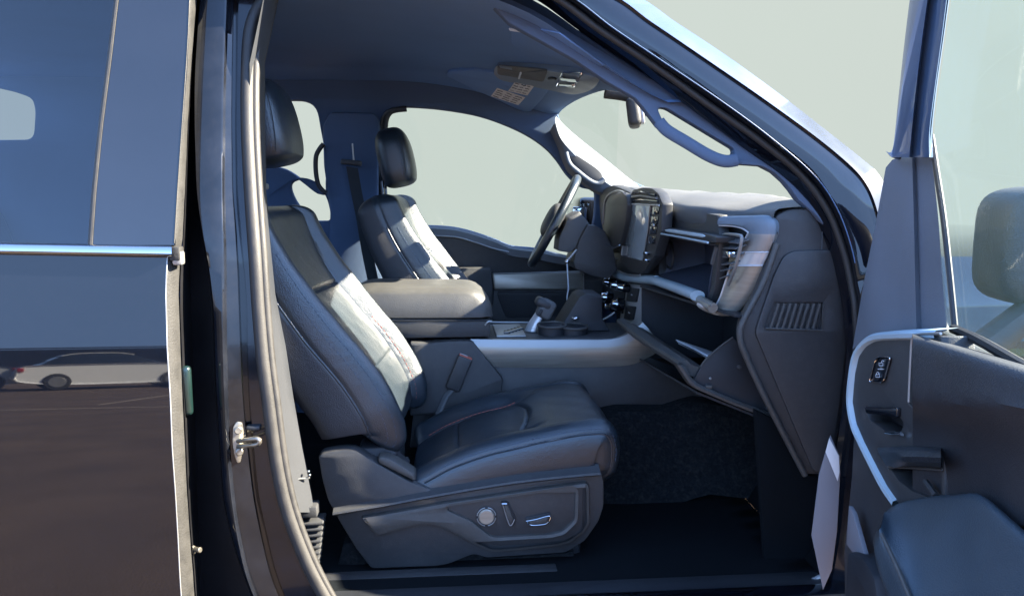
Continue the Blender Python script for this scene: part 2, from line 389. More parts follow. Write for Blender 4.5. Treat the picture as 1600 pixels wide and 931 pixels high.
M['linepaint'] = mat('faded_line_paint', (0.34, 0.27, 0.20), 0.8, var=0.3, vscale=8)
mb = MB()
for x in (-14.5, -11.6, -5.8): mb.grid([[(x, -16.5, .004), (x + .1, -16.5, .004)], [(x, -11.6, .004), (x + .1, -11.6, .004)]], 'linepaint')
mb.grid([[(-22, -10.7, .004), (6, -10.7, .004)], [(-22, -10.6, .004), (6, -10.6, .004)]], 'linepaint')
tag(mb.build('parking_marking', flatshade=True), 'thin faded parking line across the asphalt', 'marking', kind='structure')
M['concrete'] = mat('grey_concrete', (0.10, 0.105, 0.11), 0.85, bump=0.3, bscale=60, var=0.2, vscale=2)
mb = MB(); mb.box((-8, -31, 1.0), (60, 0.25, 1.9), 'concrete', bev=0.02); mb.box((-8, -31, 2.03), (60.3, 0.33, 0.07), 'concrete', bev=0.015)
tag(mb.build('boundary_wall'), 'long low grey wall behind the parked cars', 'wall')
M['lawn'] = mat('lawn', (0.10, 0.14, 0.035), 0.9, bump=1, bscale=40, var=0.3, vscale=3)
mb = MB(); mb.grid([[(14, -30, .02), (70, -30, .02)], [(14, -2, .02), (70, -2, .02)]], 'lawn')
tag(mb.build('lawn_strip', flatshade=True), 'sunlit grass strip beyond the front of the truck', 'grass', kind='stuff')
# parked cars across the lot (seen as reflections in the glossy rear door)
M['car_white'] = mat('car_white_paint', (0.82, 0.81, 0.78), 0.2, coat=1.0, var=0.02)
M['car_silver'] = mat('car_silver_paint', (0.55, 0.56, 0.57), 0.25, metal=0.3, coat=1.0, var=0.03)
M['car_black'] = mat('car_black_paint', (0.02, 0.02, 0.022), 0.2, coat=1.0)
M['tyre'] = mat('tyre_rubber', (0.02, 0.02, 0.02), 0.8, bump=0.3)
M['lamp_red'] = mat('tail_lamp_red', (0.35, 0.015, 0.015), 0.15, coat=1.0)
M['lamp_clear'] = mat('head_lamp_clear', (0.5, 0.5, 0.5), 0.1, coat=1.0)
M['carglass'] = mat('car_window_glass', (0.012, 0.015, 0.018), 0.05, coat=1.0)
def make_car(paint, loc, flip, label, yaw=-32):
    root = empty('parked_car', (loc[0], loc[1], 0)); tag(root, label, 'car', 'cars parked across the lot')
    sx = -1 if flip else 1
    ca, sa = math.cos(R(yaw)), math.sin(R(yaw)); W = lambda x, y, z: Vector((loc[0] + sx * x * ca - y * sa, loc[1] + sx * x * sa + y * ca, z))
    prof = [(-2.25, .38), (-2.28, .62), (-2.2, .9), (-1.7, 1.0), (0.95, 1.02), (1.75, .95), (2.15, .78), (2.28, .55), (2.25, .32), (1.0, .22), (-1.2, .22)]
    pr = cr([(a, 0, b) for a, b in prof], 64, True)
    b = MB(); rows = []
    for y, k in ((-.86, .90), (-.90, .97), (-.905, 1), (.905, 1), (.90, .97), (.86, .90)):
        rows.append([W(p.x * (0.99 if k < .95 else 1), y, .62 + (p.z - .62) * k) for p in pr])
    b.grid(rows, paint, cv=True, caps=True); body = b.build('body', root)
    g = MB(); gp = cr([(-1.95, 0, .97), (-1.25, 0, 1.38), (-.3, 0, 1.46), (.45, 0, 1.38), (1.25, 0, .99)], 40); rows = []
    for y, k in ((-.80, 0), (-.62, 1), (.62, 1), (.80, 0)):
        rows.append([W(p.x * (1 if k == 0 else .93), y, .97 if k == 0 else p.z) for p in gp])
    g.grid(rows, 'carglass'); g.build('cabin_glass', root)
    rf = MB(); rows = [[W(p.x * .95, y, p.z + .012) for p in gp[8:30]] for y in (-.64, -.3, .3, .64)]; rf.grid(rows, paint); rf.build('roof', root, solid=0.02)
    for wx in (-1.4, 1.38):
        for wy in (-.8, .8):
            t = MB(); t.cyl(W(wx, wy, .33), (-sa, ca, 0), .33, .22, 'tyre', 28, bev=.03); ty = t.build('wheel', root)
            r_ = MB(); r_.cyl(W(wx, wy * 1.13, .33), (-sa, ca, 0), .21, .05, 'satin', 20, bev=.01); r_.build('rim', ty)
    for y in (-.72, .72):
        t = MB(); t.box(W(-2.2, y, .82), (.16, .38, .17), 'lamp_red', Matrix.Rotation(R(yaw), 3, 'Z'), bev=.03); t.build('tail_lamp', root)
        t = MB(); t.box(W(2.12, y, .68), (.2, .36, .13), 'lamp_clear', Matrix.Rotation(R(yaw), 3, 'Z'), bev=.03); t.build('headlamp', root)
    return root
make_car('car_white', (-9.3, -20.5), False, 'white sedan parked side-on with its red tail lamps to the left')
make_car('car_silver', (-13.6, -19.6), False, 'silver sedan parked to the left of the white one')
make_car('car_black', (-5.0, -21.5), True, 'black sedan parked to the right of the white one')
# ================================================================== PICKUP TRUCK
truck = empty('pickup_truck', (0.3, 1.0, 0.0))
tag(truck, 'black crew cab pickup truck with its front passenger door wide open', 'pickup truck')
ROWS = [-60, 0, 100, 200, 300, 380, 400, 460, 540, 620, 700, 770, 840, 900, 960, 1020]
def ip(tab, y):                           # x of a strip edge at picture row y
    for (y0, x0), (y1, x1) in zip(tab, tab[1:]):
        if y <= y1: return x0 + (x1 - x0) * (y - y0) / (y1 - y0)
    return tab[-1][1]
EDGE_L = [(-60, 299), (0, 295), (50, 293), (100, 290), (200, 283), (300, 276), (384, 271), (386, 262), (424, 259), (460, 258), (540, 260), (620, 265), (700, 268), (770, 273), (840, 277), (900, 280), (960, 284), (1020, 288)]
EDGE_R = [(-60, 312), (0, 308), (100, 300), (200, 294), (300, 290), (384, 286), (386, 284), (460, 281), (540, 284), (620, 287), (700, 291), (770, 294), (840, 299), (900, 304), (960, 308), (1020, 313)]
# ---- rear door
BELT_Y = 391
def belt_row(px): return BELT_Y + (px - 130) * 0.018
mb = MB(); rows = []
ys = [belt_row(0) + 8 + (1100 - 399) * (i / 44) for i in range(45)]
for y in ys:
    xr = ip(EDGE_L, y); rows.append([PS(lerp(-420, xr, k / 30), y + (lerp(-420, xr, k / 30) - 130) * .018 * max(0, 1 - (y - 399) / 400)) for k in range(31)])
mb.grid(rows, 'paint'); rear_door = mb.build('rear_door', truck, solid=0.012)
mb = MB(); rows = []
for dy, off in ((-10, .004), (-9, -.004), (-6.5, -.012), (-2, -.015), (3, -.015), (6, -.011), (9, -.003), (10, .004)):
    rows.append([PS(x, belt_row(x) + dy, off) for x in [lerp(-420, 268, k / 24) for k in range(25)]])
mb.grid(rows, 'chrome'); mb.build('belt_trim', rear_door)
DIV = [(-60, 190), (0, 182), (100, 170), (200, 157), (300, 147), (384, 141)]
mb = MB()
mb.grid([[PS(lerp(-420, ip(DIV, y) - 4, k / 16), y, .008) for k in range(17)] for y in [lerp(-45, 388, j / 16) for j in range(17)]], 'tint')
mb.build('window_glass', rear_door)
mb = MB()
mb.grid([[PS(lerp(ip(DIV, y) + 4, ip(EDGE_L, y) + 1, k / 8), y, .001) for k in range(9)] for y in [lerp(-45, 383, j / 20) for j in range(21)]], 'gloss')
mb.build('pillar_cover', rear_door, solid=0.008)
mb = MB(); pts = [PS(ip(DIV, y), y, .004) for y in [lerp(-45, 387, j / 20) for j in range(21)]]
mb.tube(pts, .0075, 'rubber', 8, flat=.6); mb.build('window_channel', rear_door)
# door's leading edge (rubber sealed edge facing forward)
mb = MB(); rows = []
yy = [lerp(-60, 1020, j / 60) for j in range(61)]
rnd_ = [random.uniform(-.25, .25) for _ in yy]
for k in range(9):
    t = k / 8; bulge = math.sin(math.pi * t) * .006
    rows.append([PS(lerp(ip(EDGE_L, y), ip(EDGE_R, y) + rnd_[j], t), y, lerp(.0015, .042, t) - bulge) for j, y in enumerate(yy)])
mb.grid(rows, 'edge')
for y0, y1, k in ((-60, 380, 1), (400, 1020, 0)):
    mb.tube([PS(ip(EDGE_L, y) + 1.0, y, .001) for y in [lerp(y0, y1, j / 40) for j in range(41)]], .0014, 'edge' if k else 'satin', 6)
mb.box(PS(276, 396, .01), (.022, .03, .03), 'edge', bev=.004)
mb.box(PS(279, 403, .012), (.02, .026, .03), 'satin', bev=.005)
mb.build('door_edge_seal', rear_door)
# ---- door jamb (B-pillar)
J = [
 (EDGE_R, .036),
 ([(-60, 312), (0, 306), (100, 300), (200, 297), (300, 296), (384, 296), (430, 297), (1020, 316)], .16),
 ([(-60, 318), (0, 311), (100, 303), (200, 302), (300, 306), (350, 312), (400, 322), (460, 331), (540, 334), (620, 337), (700, 343), (770, 347), (840, 362), (900, 381), (960, 405), (1020, 433)], .15),
 ([(-60, 320), (0, 313), (100, 305), (200, 304), (300, 308), (350, 314), (400, 324), (460, 333), (540, 336), (620, 339), (700, 345), (770, 349), (840, 364), (900, 383), (960, 407), (1020, 435)], .055),
 ([(-60, 352), (0, 350), (100, 346), (200, 344), (300, 345), (400, 346), (540, 348), (620, 350), (700, 354), (770, 360), (840, 371), (900, 385), (960, 409), (1020, 437)], .047),
 ([(-60, 356), (0, 354), (100, 350), (200, 348), (300, 348), (400, 350), (540, 351), (620, 353), (700, 357), (770, 363), (840, 374), (900, 388), (960, 412), (1020, 440)], .050),
 ([(-60, 360), (0, 358), (100, 354), (200, 352), (300, 352), (400, 354), (540, 355), (620, 357), (700, 360), (770, 366), (840, 377), (900, 391), (960, 415), (1020, 443)], .066),
 ([(-60, 366), (0, 364), (100, 362), (200, 361), (300, 363), (400, 370), (460, 372), (540, 375), (620, 378), (700, 386), (770, 394), (840, 408), (900, 423), (960, 447), (1020, 475)], .072),
 ([(-60, 368), (0, 366), (100, 364), (200, 363), (300, 365), (400, 373), (460, 375), (540, 378), (620, 381), (700, 389), (770, 397), (840, 411), (900, 426), (960, 450), (1020, 478)], .105),
 ([(-60, 374), (0, 371), (100, 370), (200, 369), (300, 371), (400, 379), (460, 385), (540, 386), (620, 388), (700, 395), (770, 402), (840, 417), (900, 432), (960, 457), (1020, 487)], .108),
 ([(-60, 376), (0, 373), (100, 371), (200, 370), (300, 372), (400, 380), (460, 386), (540, 387), (620, 390), (700, 397), (770, 404), (840, 419), (900, 434), (960, 459), (1020, 489)], .088),
 ([(-60, 420), (0, 404), (100, 394), (200, 394), (300, 396), (400, 402), (460, 406), (540, 410), (620, 417), (700, 428), (770, 440), (840, 463), (900, 490), (960, 523), (1020, 560)], .092),
 ([(-60, 440), (0, 420), (100, 405), (200, 404), (300, 408), (400, 416), (460, 420), (540, 426), (620, 436), (700, 447), (770, 458), (840, 482), (900, 508), (960, 541), (1020, 580)], .15),
]
mb = MB(); yy = [lerp(-60, 1020, j / 72) for j in range(73)]
rows = []
for tab, off in J: rows.append([PS(ip(tab, y), y, off) for y in yy])
# smooth each row so that the strips bend like pressed steel
rows = [cr(r_[::4], 90) for r_ in rows]
mb.grid(rows[:4], 'gap'); mb.grid(rows[3:], 'jamb'); jamb = mb.build('door_jamb', truck, sharp=50)
mb = MB()                                                         # rubber bump stop and small bits in the gap
mb.box(PS(292, 610, .05), (.022, .02, .11), 'green', bev=.009, seg=3)
mb.build('bump_stop', jamb)
mb = MB(); mb.cyl(PS(305, 858, .05), (1, -.5, .1), .006, .03, 'steel', 12, bev=.001); mb.cyl(PS(300, 859, .052), (1, -.5, .1), .010, .008, 'steel', 12, bev=.001)
mb.build('hinge_bolt', jamb)
# striker
st = MB()
st.plate([(370, 658), (379, 660), (381, 675), (380, 700), (376, 722), (371, 724), (366, 712), (363, 690), (364, 668)], 'steel', (PS(371, 690, .062), (0.35, -1, .05)), th=.006, bev=.002, r=4)
st.tube(cr([PS(371, 689, .066), PS(384, 687, .045), PS(402, 685, .030), PS(406, 689, .029), PS(402, 694, .031), PS(386, 696, .046), PS(371, 697, .066)], 30), .0050, 'steel', 10)
for q in ((372, 672), (374, 706)): st.cyl(PS(q[0], q[1], .057), (.35, -1, .05), .0085, .008, 'steel', 14, bev=.002)
st.build('striker', jamb)
clip = MB(); clip.box(PS(397, 667, .085), (.030, .02, .010), 'dark', bev=.003); clip.build('plug', jamb)
# ---- weather seal round the opening
SEAL = [(860, -18), (760, -40), (600, -50), (490, -45), (438, -22), (409, 14), (396, 50), (392, 110), (392, 200), (397, 300), (404, 400), (409, 480), (416, 560), (425, 630), (437, 720), (452, 790), (473, 850), (498, 905), (535, 965), (590, 1020), (680, 1060)]
mb = MB()
mb.tube(cr([PS(x - 5, y, .085) for x, y in SEAL], 110), .0150, 'rubber', 14, flat=1.0)
mb.tube(cr([PS(x + 7, y + 2, .091) for x, y in SEAL], 110), .0105, 'rubber', 10)
mb.build('door_seal', truck)
# ---- near front pillar and roof rail: pressed strips from the roof down to the cowl
A = [
 ([(835, -54), (985, -12), (1060, 35), (1140, 88), (1220, 146), (1300, 208), (1350, 248), (1372, 268), (1388, 300), (1400, 360), (1404, 420), (1404, 600), (1400, 760), (1390, 960)], .34, .22),
 ([(834, -52), (984, -10), (1059, 37), (1139, 90), (1219, 148), (1299, 210), (1349, 250), (1371, 270), (1387, 300), (1398, 360), (1402, 420), (1402, 600), (1398, 760), (1388, 960)], .24, .15),
 ([(800, -49), (945, -13), (1020, 36), (1110, 97), (1190, 152), (1270, 210), (1325, 255), (1352, 285), (1368, 320), (1380, 370), (1386, 420), (1386, 600), (1378, 760), (1366, 960)], .195, .085),
 ([(797, -47), (941, -10), (1017, 39), (1107, 100), (1187, 155), (1267, 213), (1322, 258), (1349, 287), (1366, 322), (1378, 372), (1384, 420), (1384, 600), (1376, 760), (1364, 960)], .200, .090),
 ([(770, -45), (905, -13), (990, 43), (1085, 108), (1162, 160), (1238, 214), (1300, 265), (1330, 305), (1350, 350), (1362, 400), (1368, 450), (1368, 600), (1352, 760), (1334, 960)], .183, .078),
 ([(742, -43), (874, -13), (962, 48), (1062, 115), (1134, 164), (1204, 216), (1272, 275), (1308, 328), (1330, 388), (1340, 440), (1346, 480), (1348, 600), (1330, 760), (1306, 960)], .187, .088),
 ([(739, -41), (871, -10), (959, 51), (1059, 118), (1131, 167), (1201, 219), (1269, 278), (1305, 331), (1327, 391), (1337, 443), (1343, 483), (1345, 600), (1327, 760), (1303, 960)], .200, .100),
 ([(729, -39), (856, -11), (944, 48), (1042, 114), (1118, 168), (1190, 218), (1255, 273), (1296, 330), (1320, 392), (1332, 446), (1338, 490), (1341, 600), (1322, 760), (1296, 960)], .228, .128),
 ([(721, -37), (846, -10), (934, 50), (1028, 112), (1108, 170), (1180, 220), (1244, 272), (1288, 328), (1314, 392), (1327, 448), (1333, 494), (1336, 600), (1316, 760), (1289, 960)], .220, .120),
 ([(712, -35), (828, -13), (918, 47), (1012, 110), (1092, 170), (1162, 222), (1230, 274), (1276, 330), (1304, 394), (1318, 450), (1324, 500), (1328, 600), (1307, 760), (1279, 960)], .238, .138),
 ([(704, -33), (818, -10), (910, 52), (1004, 114), (1084, 174), (1154, 226), (1222, 278), (1268, 334), (1297, 398), (1312, 456), (1318, 505), (1322, 600), (1299, 760), (1269, 960)], .262, .162),
]
mb = MB(); rows = []
for tab, o0, o1 in A:
    n = len(tab) - 3; rows.append(cru([P(x, y, lerp(o0, o1, min(1, i / (n - 1))) + .02) for i, (x, y) in enumerate(tab)], 7))
mb.grid([[p + Vector((.01, .12, -.03)) for p in rows[1]]] + rows[1:3], 'edge_sheen'); mb.grid(rows[2:], 'paint'); apillar = mb.build('windshield_pillar', truck, sharp=50)
AP = rows
mb = MB()
mb.tube([(a * .5 + b * .5) + Vector((0, -.004, 0)) for a, b in zip(rows[7], rows[8])][5:], .009, 'rubber', 10)
mb.build('pillar_seal', apillar)
mb = MB(); mb.tube([p + Vector((0, -.002, .001)) for p in rows[5][6:60]], .0014, 'frame', 6); mb.build('weld_edge', apillar)
# roof side rail above the doors
mb = MB(); xs = [lerp(-2.25, .34, i / 40) for i in range(41)]
mb.grid([[Vector((x, y, z - .05 * max(0, x) - (.16 * max(0, x - .12) if k > 2 else .06 * max(0, x - .12)))) for x in xs] for k, (y, z) in enumerate(((.215, 1.875), (.165, 1.872), (.160, 1.892), (.185, 1.918), (.235, 1.935), (.30, 1.935)))], 'paint')
mb.build('roof_rail', truck)
# ---- interior trim of that pillar, with its grab handle
aw = lambda p: Vector((p.x, p.y + 0.28 * (p.z - 1.45), p.z))
mb = MB()
trim_o = [(640, -160), (800, -40), (905, 28), (1000, 88), (1085, 150), (1155, 203), (1222, 255), (1272, 312), (1300, 384), (1262, 333), (1240, 312), (1232, 298), (1222, 284), (1208, 270), (1190, 260), (1150, 257), (1131, 256), (1110, 248), (1075, 226), (1043, 206), (1032, 196), (1024, 184), (1016, 172), (1000, 150), (955, 122), (905, 85), (800, 22)]
slot = rpoly([(1034, 166), (1048, 166), (1150, 233), (1148, 243), (1131, 247), (1044, 194)], 9)
mb.plate(trim_o, 'trim_glare', yplane(.225), th=.035, bev=.006, holes=[slot], warp=aw)
mb.build('pillar_trim', truck)
mb = MB()
gh = [(1034, 188), (1046, 203), (1075, 222), (1108, 243), (1132, 252), (1152, 250)]
mb.tube(cr([aw(P(x, y, .212)) for x, y in gh], 30), .0155, 'trim_glare', 12, flat=.5, up=(0, 1, 0))
mb.build('grab_handle', truck)
# ---- headliner
hdr = cr([P(1065, 165, .25), P(1035, 150, .34), P(1004, 146, .5), P(985, 147, .66), P(962, 144, .85), P(942, 145, 1.02), P(925, 149, 1.2), P(906, 156, 1.38), P(888, 165, 1.55), P(873, 176, 1.68), P(866, 186, 1.76)], 41)
mb = MB(); rows = []
for dx, dz in ((.012, .03), (.004, .008), (0, 0), (-.03, .012), (-.10, .034), (-.22, .064), (-.40, .095), (-.65, .115), (-1.0, .12), (-1.4, .12), (-2.3, .10)):
    r_ = []
    for i, p in enumerate(hdr):
        t = abs(i / 20 - 1); xx = p.x + dx
        if dx < -.3: xx = lerp(p.x, .48, sstep(.3, 1.0, -dx)) + dx
        kz = sstep(.02, .62, -dx) * .9 + .1 * sstep(0, .2, -dx)
        r_.append(Vector((xx, p.y, lerp(p.z + dz * .3, 1.885 - (.05 * sstep(.72, 1, t) if i > 20 else 0), kz))))
    rows.append(r_)
rows = [list(c) for c in zip(*[cr(list(c), 50) for c in zip(*rows)])]
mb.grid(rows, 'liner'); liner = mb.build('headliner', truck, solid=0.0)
HL = bvh(liner)
mb = MB(); mb.grid([[p + Vector((.03 if i < 2 else 0, 0, .035)) for p in r_] for i, r_ in enumerate(rows)], 'paint'); mb.build('roof', truck, solid=0.0)
# overhead console
def slab(tree, pts, m, mb, th, inset=0, off=0.0):                # a low pad following the liner under an outline
    base = on(tree, pts, off); n = len(base); c = sum(base, Vector()) / n
    nn = (base[1] - base[0]).cross(base[n // 2] - base[0]).normalized()
    if nn.z > 0: nn = -nn
    rows = [base, [p + nn * th * .7 for p in base], [p.lerp(c, .06 + inset) + nn * th for p in base], [p.lerp(c, .5) + nn * th for p in base], [p.lerp(c, .97) + nn * th for p in base]]
    mb.grid(rows, m, cv=True); return nn
mb = MB()
slab(HL, smooth([(775, 104), (779, 98), (800, 97), (860, 101), (905, 107), (932, 113), (939, 119), (932, 131), (915, 140), (895, 141), (860, 134), (810, 124), (785, 119), (775, 112)], 48), 'console_blue', mb, .020)
oc = mb.build('overhead_console', truck)
OC = bvh(oc)
mb = MB(); slab(OC, rpoly([(778, 101), (856, 108), (850, 128), (778, 116)], 4), 'plastic_lt', mb, .004); mb.build('lamp_lens', oc)
mb = MB(); pts = on(OC, rpoly([(882, 113), (911, 115), (897, 134), (869, 133)], 2), .004); mb.tube(pts, .003, 'chrome', 6, closed=True)
mb.tube(on(OC, [(880, 121), (904, 123)], .006), .006, 'chrome', 6); mb.tube(on(OC, [(876, 130), (896, 131)], .006), .004, 'chrome', 6); mb.build('roof_switch', oc)
mb = MB(); mb.tube(on(OC, [(815, 111), (812, 120)], .007), .0035, 'white', 6); mb.build('lamp_button', oc)
mb = MB(); mb.tube(on(OC, [(858, 122), (864, 121), (869, 122)], .003), .004, 'dark', 6); mb.build('microphone', oc)
# sun visor with its printed labels
mb = MB(); slab(HL, rpoly([(700, 108), (742, 106), (778, 111), (866, 127), (848, 152), (826, 176), (760, 168), (690, 158)], 8), 'liner', mb, .014); visor = mb.build('sun_visor', truck)
VI = bvh(visor)
def label_on(tree, quad, nlines, name, parent):
    mb = MB(); c = [Vector(q).to_3d() for q in quad]
    g = lambda u, v: tuple(((c[0].lerp(c[1], u)).lerp(c[3].lerp(c[2], u), v))[:2])
    rows = [on(tree, [g(i / 6, j / 3) for i in range(7)], .0018) for j in range(4)]
    if min(len(r_) for r_ in rows) < 7: return
    mb.grid(rows, 'label')
    for k in range(3):
        a = .06 + k * .31
        for j in range(nlines):
            v = .18 + .66 * j / max(1, nlines - 1); ln = random.uniform(.17, .25)
            q = on(tree, [g(a + ln * i / 6, v + random.uniform(-.03, .03)) for i in range(7)], .0026)
            mb.tube(q, .0016, 'ink', 4)
    mb.build(name, parent)
label_on(VI, [(806, 126), (835, 134), (824, 149), (794, 142)], 4, 'warning_label', visor)
label_on(VI, [(777, 137), (821, 152), (810, 164), (767, 150)], 4, 'warning_label', visor)
mb = MB(); mb.tube(on(HL, [(798, 43), (820, 46), (845, 54), (866, 64)], .006), .005, 'white', 6, flat=.6); mb.build('white_strip', truck)  # thin white strip laid on the headliner
mb = MB(); slab(HL, rpoly([(800, 36), (880, 52), (950, 96), (935, 108), (868, 92), (800, 70)], 8), 'liner', mb, .004); mb.build('sun_visor', truck)
# rear view mirror
mb = MB()
rt = Matrix.Rotation(R(-8), 3, 'Y') @ Matrix.Rotation(R(-14), 3, 'Z')
c = P(990, 174, 0.90)
mb.box(c + rt @ Vector((0, .11, 0)), (.045, .25, .092), 'plastic_lt', rt, bev=.016, seg=3)
mirror = mb.build('rearview_mirror', truck)
mb = MB(); mb.box(c + rt @ Vector((.026, .05, .0)), (.014, .10, .085), 'pale_metal', rt, bev=.005); mb.box(c + rt @ Vector((.045, .06, .012)), (.05, .09, .03), 'pale_metal', rt, bev=.006); mb.build('mirror_back', mirror)
mb = MB(); mb.tube(cr([P(945, 146, 1.0), P(975, 150, 1.0), P(1003, 158, 1.0), P(1008, 170, 1.0), P(1000, 178, 1.0)], 20), .020, 'plastic_lt', 10, flat=.7); mb.build('mirror_mount', mirror)
# windshield
mb = MB(); base_line = cr([P(1262, 316, .2), P(1228, 304, .5), P(1150, 300, .85), P(1075, 296, 1.2), P(1030, 295, 1.5), P(1000, 294, 1.78)], 30)
top_line = cr([p + Vector((.02, 0, .02)) for p in hdr], 30)
mb.grid([[a.lerp(b, t) + Vector((.05, 0, .03)) * math.sin(math.pi * t) for a, b in zip(top_line, base_line)] for t in [k / 8 for k in range(9)]], 'glass')
mb.build('windshield', truck)
# ---- far side of the cab: trimmed wall with its window openings
fw = lambda p: Vector((p.x, p.y - 0.18 * (p.z - 1.25) if p.z > 1.25 else p.y, p.z))
FY = 1.80
rear_hole = smooth([(440, 163), (462, 161), (484, 163), (499, 175), (505, 205), (512, 255), (510, 285), (509, 300), (498, 300), (475, 282), (455, 268), (440, 262), (415, 258), (405, 210), (415, 170)], 60)
rear_hole2 = smooth([(459, 285), (475, 281), (493, 288), (507, 302), (514, 320), (516, 342), (505, 345), (487, 343), (474, 330), (462, 312), (456, 295)], 50)
back_hole = rpoly([(-130, 128), (0, 139), (44, 149), (68, 158), (71, 176), (64, 220), (-130, 222)], 14)
wf = [(606, 184), (611, 174), (622, 171), (660, 172), (700, 176), (745, 184), (785, 197), (822, 214), (850, 233), (868, 252), (885, 275), (905, 292), (925, 297), (929, 302), (928, 345), (912, 400), (880, 398), (838, 388), (800, 384), (770, 372), (725, 358), (690, 353), (640, 352), (600, 352), (597, 300), (600, 230)]
mb = MB()
far_out = [(-320, -20), (600, 40), (800, 80), (872, 172), (868, 182), (880, 215), (950, 268), (1006, 292), (1008, 470), (1000, 760), (600, 800), (-320, 820)]
mb.plate(far_out, 'liner_dimmed', yplane(FY), th=.05, bev=.008, holes=[rear_hole, rear_hole2, back_hole, smooth(wf, 110)], warp=fw)
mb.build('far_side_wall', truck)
# far door window rubber + frame line
mb = MB(); q = [(598, 330), (603, 260), (607, 200), (612, 182), (622, 176), (640, 174)]
mb.tube(cr([fw(P(x - 3, y, FY - .012)) for x, y in q], 30), .012, 'plastic', 8); mb.tube(cr([fw(P(x - 9, y, FY - .016)) for x, y in q], 30), .005, 'padlt', 8); mb.build('far_door_seal', truck)
# far B-pillar trim with belt and handle
mb = MB()
bp = [(520, 178), (590, 180), (596, 196), (592, 260), (590, 330), (600, 420), (620, 560), (500, 560), (512, 400), (516, 330), (508, 260), (508, 200)]
mb.plate(bp, 'liner_dimmed', yplane(1.735), th=.06, bev=.014, r=8, warp=fw); bpil = mb.build('far_pillar_trim', truck)
mb = MB(); mb.tube(cr([fw(P(x, y, 1.70)) for x, y in ((509, 227), (503, 234), (497, 246), (496, 268), (499, 288), (506, 298), (512, 302))], 30), .010, 'plastic', 10); mb.build('far_grab_handle', truck)
mb = MB()
bl = cr([fw(P(x, y, 1.665)) for x, y in ((552, 262), (558, 300), (566, 345), (575, 400), (590, 470))], 20)
mb.grid([[p + Vector((-.024, 0, .004)) for p in bl], [p + Vector((.024, 0, -.004)) for p in bl]], 'belt')
belt = mb.build('shoulder_belt', truck, solid=.002)
mb = MB(); mb.box(fw(P(551, 255, 1.675)), (.085, .03, .022), 'plastic', Matrix.Rotation(R(6), 3, 'Y'), bev=.006); mb.tube([fw(P(553, 226, 1.68)), fw(P(554, 240, 1.675)), fw(P(555, 256, 1.67))], .004, 'satin', 6); mb.build('belt_guide', belt)
# far front pillar (sunlit trim) with grab handle
mb = MB()
top_e = cr([P(869, 182, 1.70), P(886, 200, 1.72), P(912, 222, 1.74), P(950, 252, 1.75), P(978, 275, 1.755), P(1004, 295, 1.76)], 30)
mid_e = cr([P(868, 192, 1.655), P(876, 216, 1.66), P(896, 240, 1.67), P(925, 268, 1.675), P(948, 286, 1.68), P(974, 302, 1.685)], 30)
low_e = cr([P(862, 200, 1.675), P(874, 224, 1.685), P(886, 252, 1.69), P(900, 274, 1.70), P(924, 294, 1.705), P(958, 310, 1.71)], 30)
bot_e = cr([P(858, 206, 1.74), P(870, 230, 1.745), P(880, 256, 1.75), P(890, 272, 1.755), P(921, 297, 1.76), P(956, 314, 1.765)], 30)
mb.grid([top_e, [a.lerp(b, .5) + Vector((-.004, -.006, 0)) for a, b in zip(top_e, mid_e)], mid_e, [a.lerp(b, .5) + Vector((-.003, -.004, 0)) for a, b in zip(mid_e, low_e)], low_e, bot_e], 'trim_cloth')
fp = mb.build('far_pillar_cover', truck)
mb = MB(); mb.plate(smooth([(888, 240), (893, 238), (906, 246), (930, 262), (940, 272), (940, 280), (930, 285), (918, 279), (895, 261), (887, 250)], 40), 'dark', (P(912, 262, 1.655), (-.15, -1, .25)), th=.006, bev=.001); mb.build('handle_recess', fp)
mb = MB(); mb.tube(cr([P(x, y, 1.635) for x, y in ((884, 238), (890, 256), (905, 270), (922, 283), (934, 287), (944, 280))], 24), .011, 'trim_cloth', 10); mb.build('far_handle_bar', fp)
# near B-pillar inner trim, belt and its pleated boot
mb = MB(); rows = []
BT = [(-60, 436, 446), (100, 402, 412), (300, 405, 414), (460, 418, 430), (540, 424, 446), (620, 432, 458), (700, 440, 472), (770, 452, 486), (800, 460, 491)]
mb.grid([[P(lerp(a - 12, b, k / 4), y, lerp(.17, .25, k / 4)) for k in range(5)] for y, a, b in BT], 'dark')
mb.grid([[P(b, y, .25), P(b + 2, y, .40)] for y, a, b in BT], 'dark')
bt = mb.build('pillar_inner_trim', truck)
mb = MB(); mb.tube([P(449, 751, .215), P(468, 748, .225), P(484, 746, .235)], .0025, 'padlt', 6)
for q in ((482, 736), (484, 742)): mb.ball(P(q[0], q[1], .232), (.0035,) * 3, 'chrome')
mb.build('trim_seam', bt)
mb = MB()
mb.box(P(478, 795, .262), (.064, .05, .03), 'plastic', Matrix.Rotation(R(-2), 3, 'Y'), bev=.005)
for i in range(10):
    y = 812 + i * 9.2; k = 1 - i * .035
    mb.box(P(480 - i * .2 + 4, y, .265), (.078 * k, .06, .0095), 'plastic', Matrix.Rotation(R(-4), 3, 'Y'), bev=.004)
    mb.box(P(480 - i * .2 + 4, y + 4.6, .272), (.066 * k, .05, .009), 'dark', Matrix.Rotation(R(-4), 3, 'Y'), bev=.001)
mb.build('pleated_belt_boot', truck)
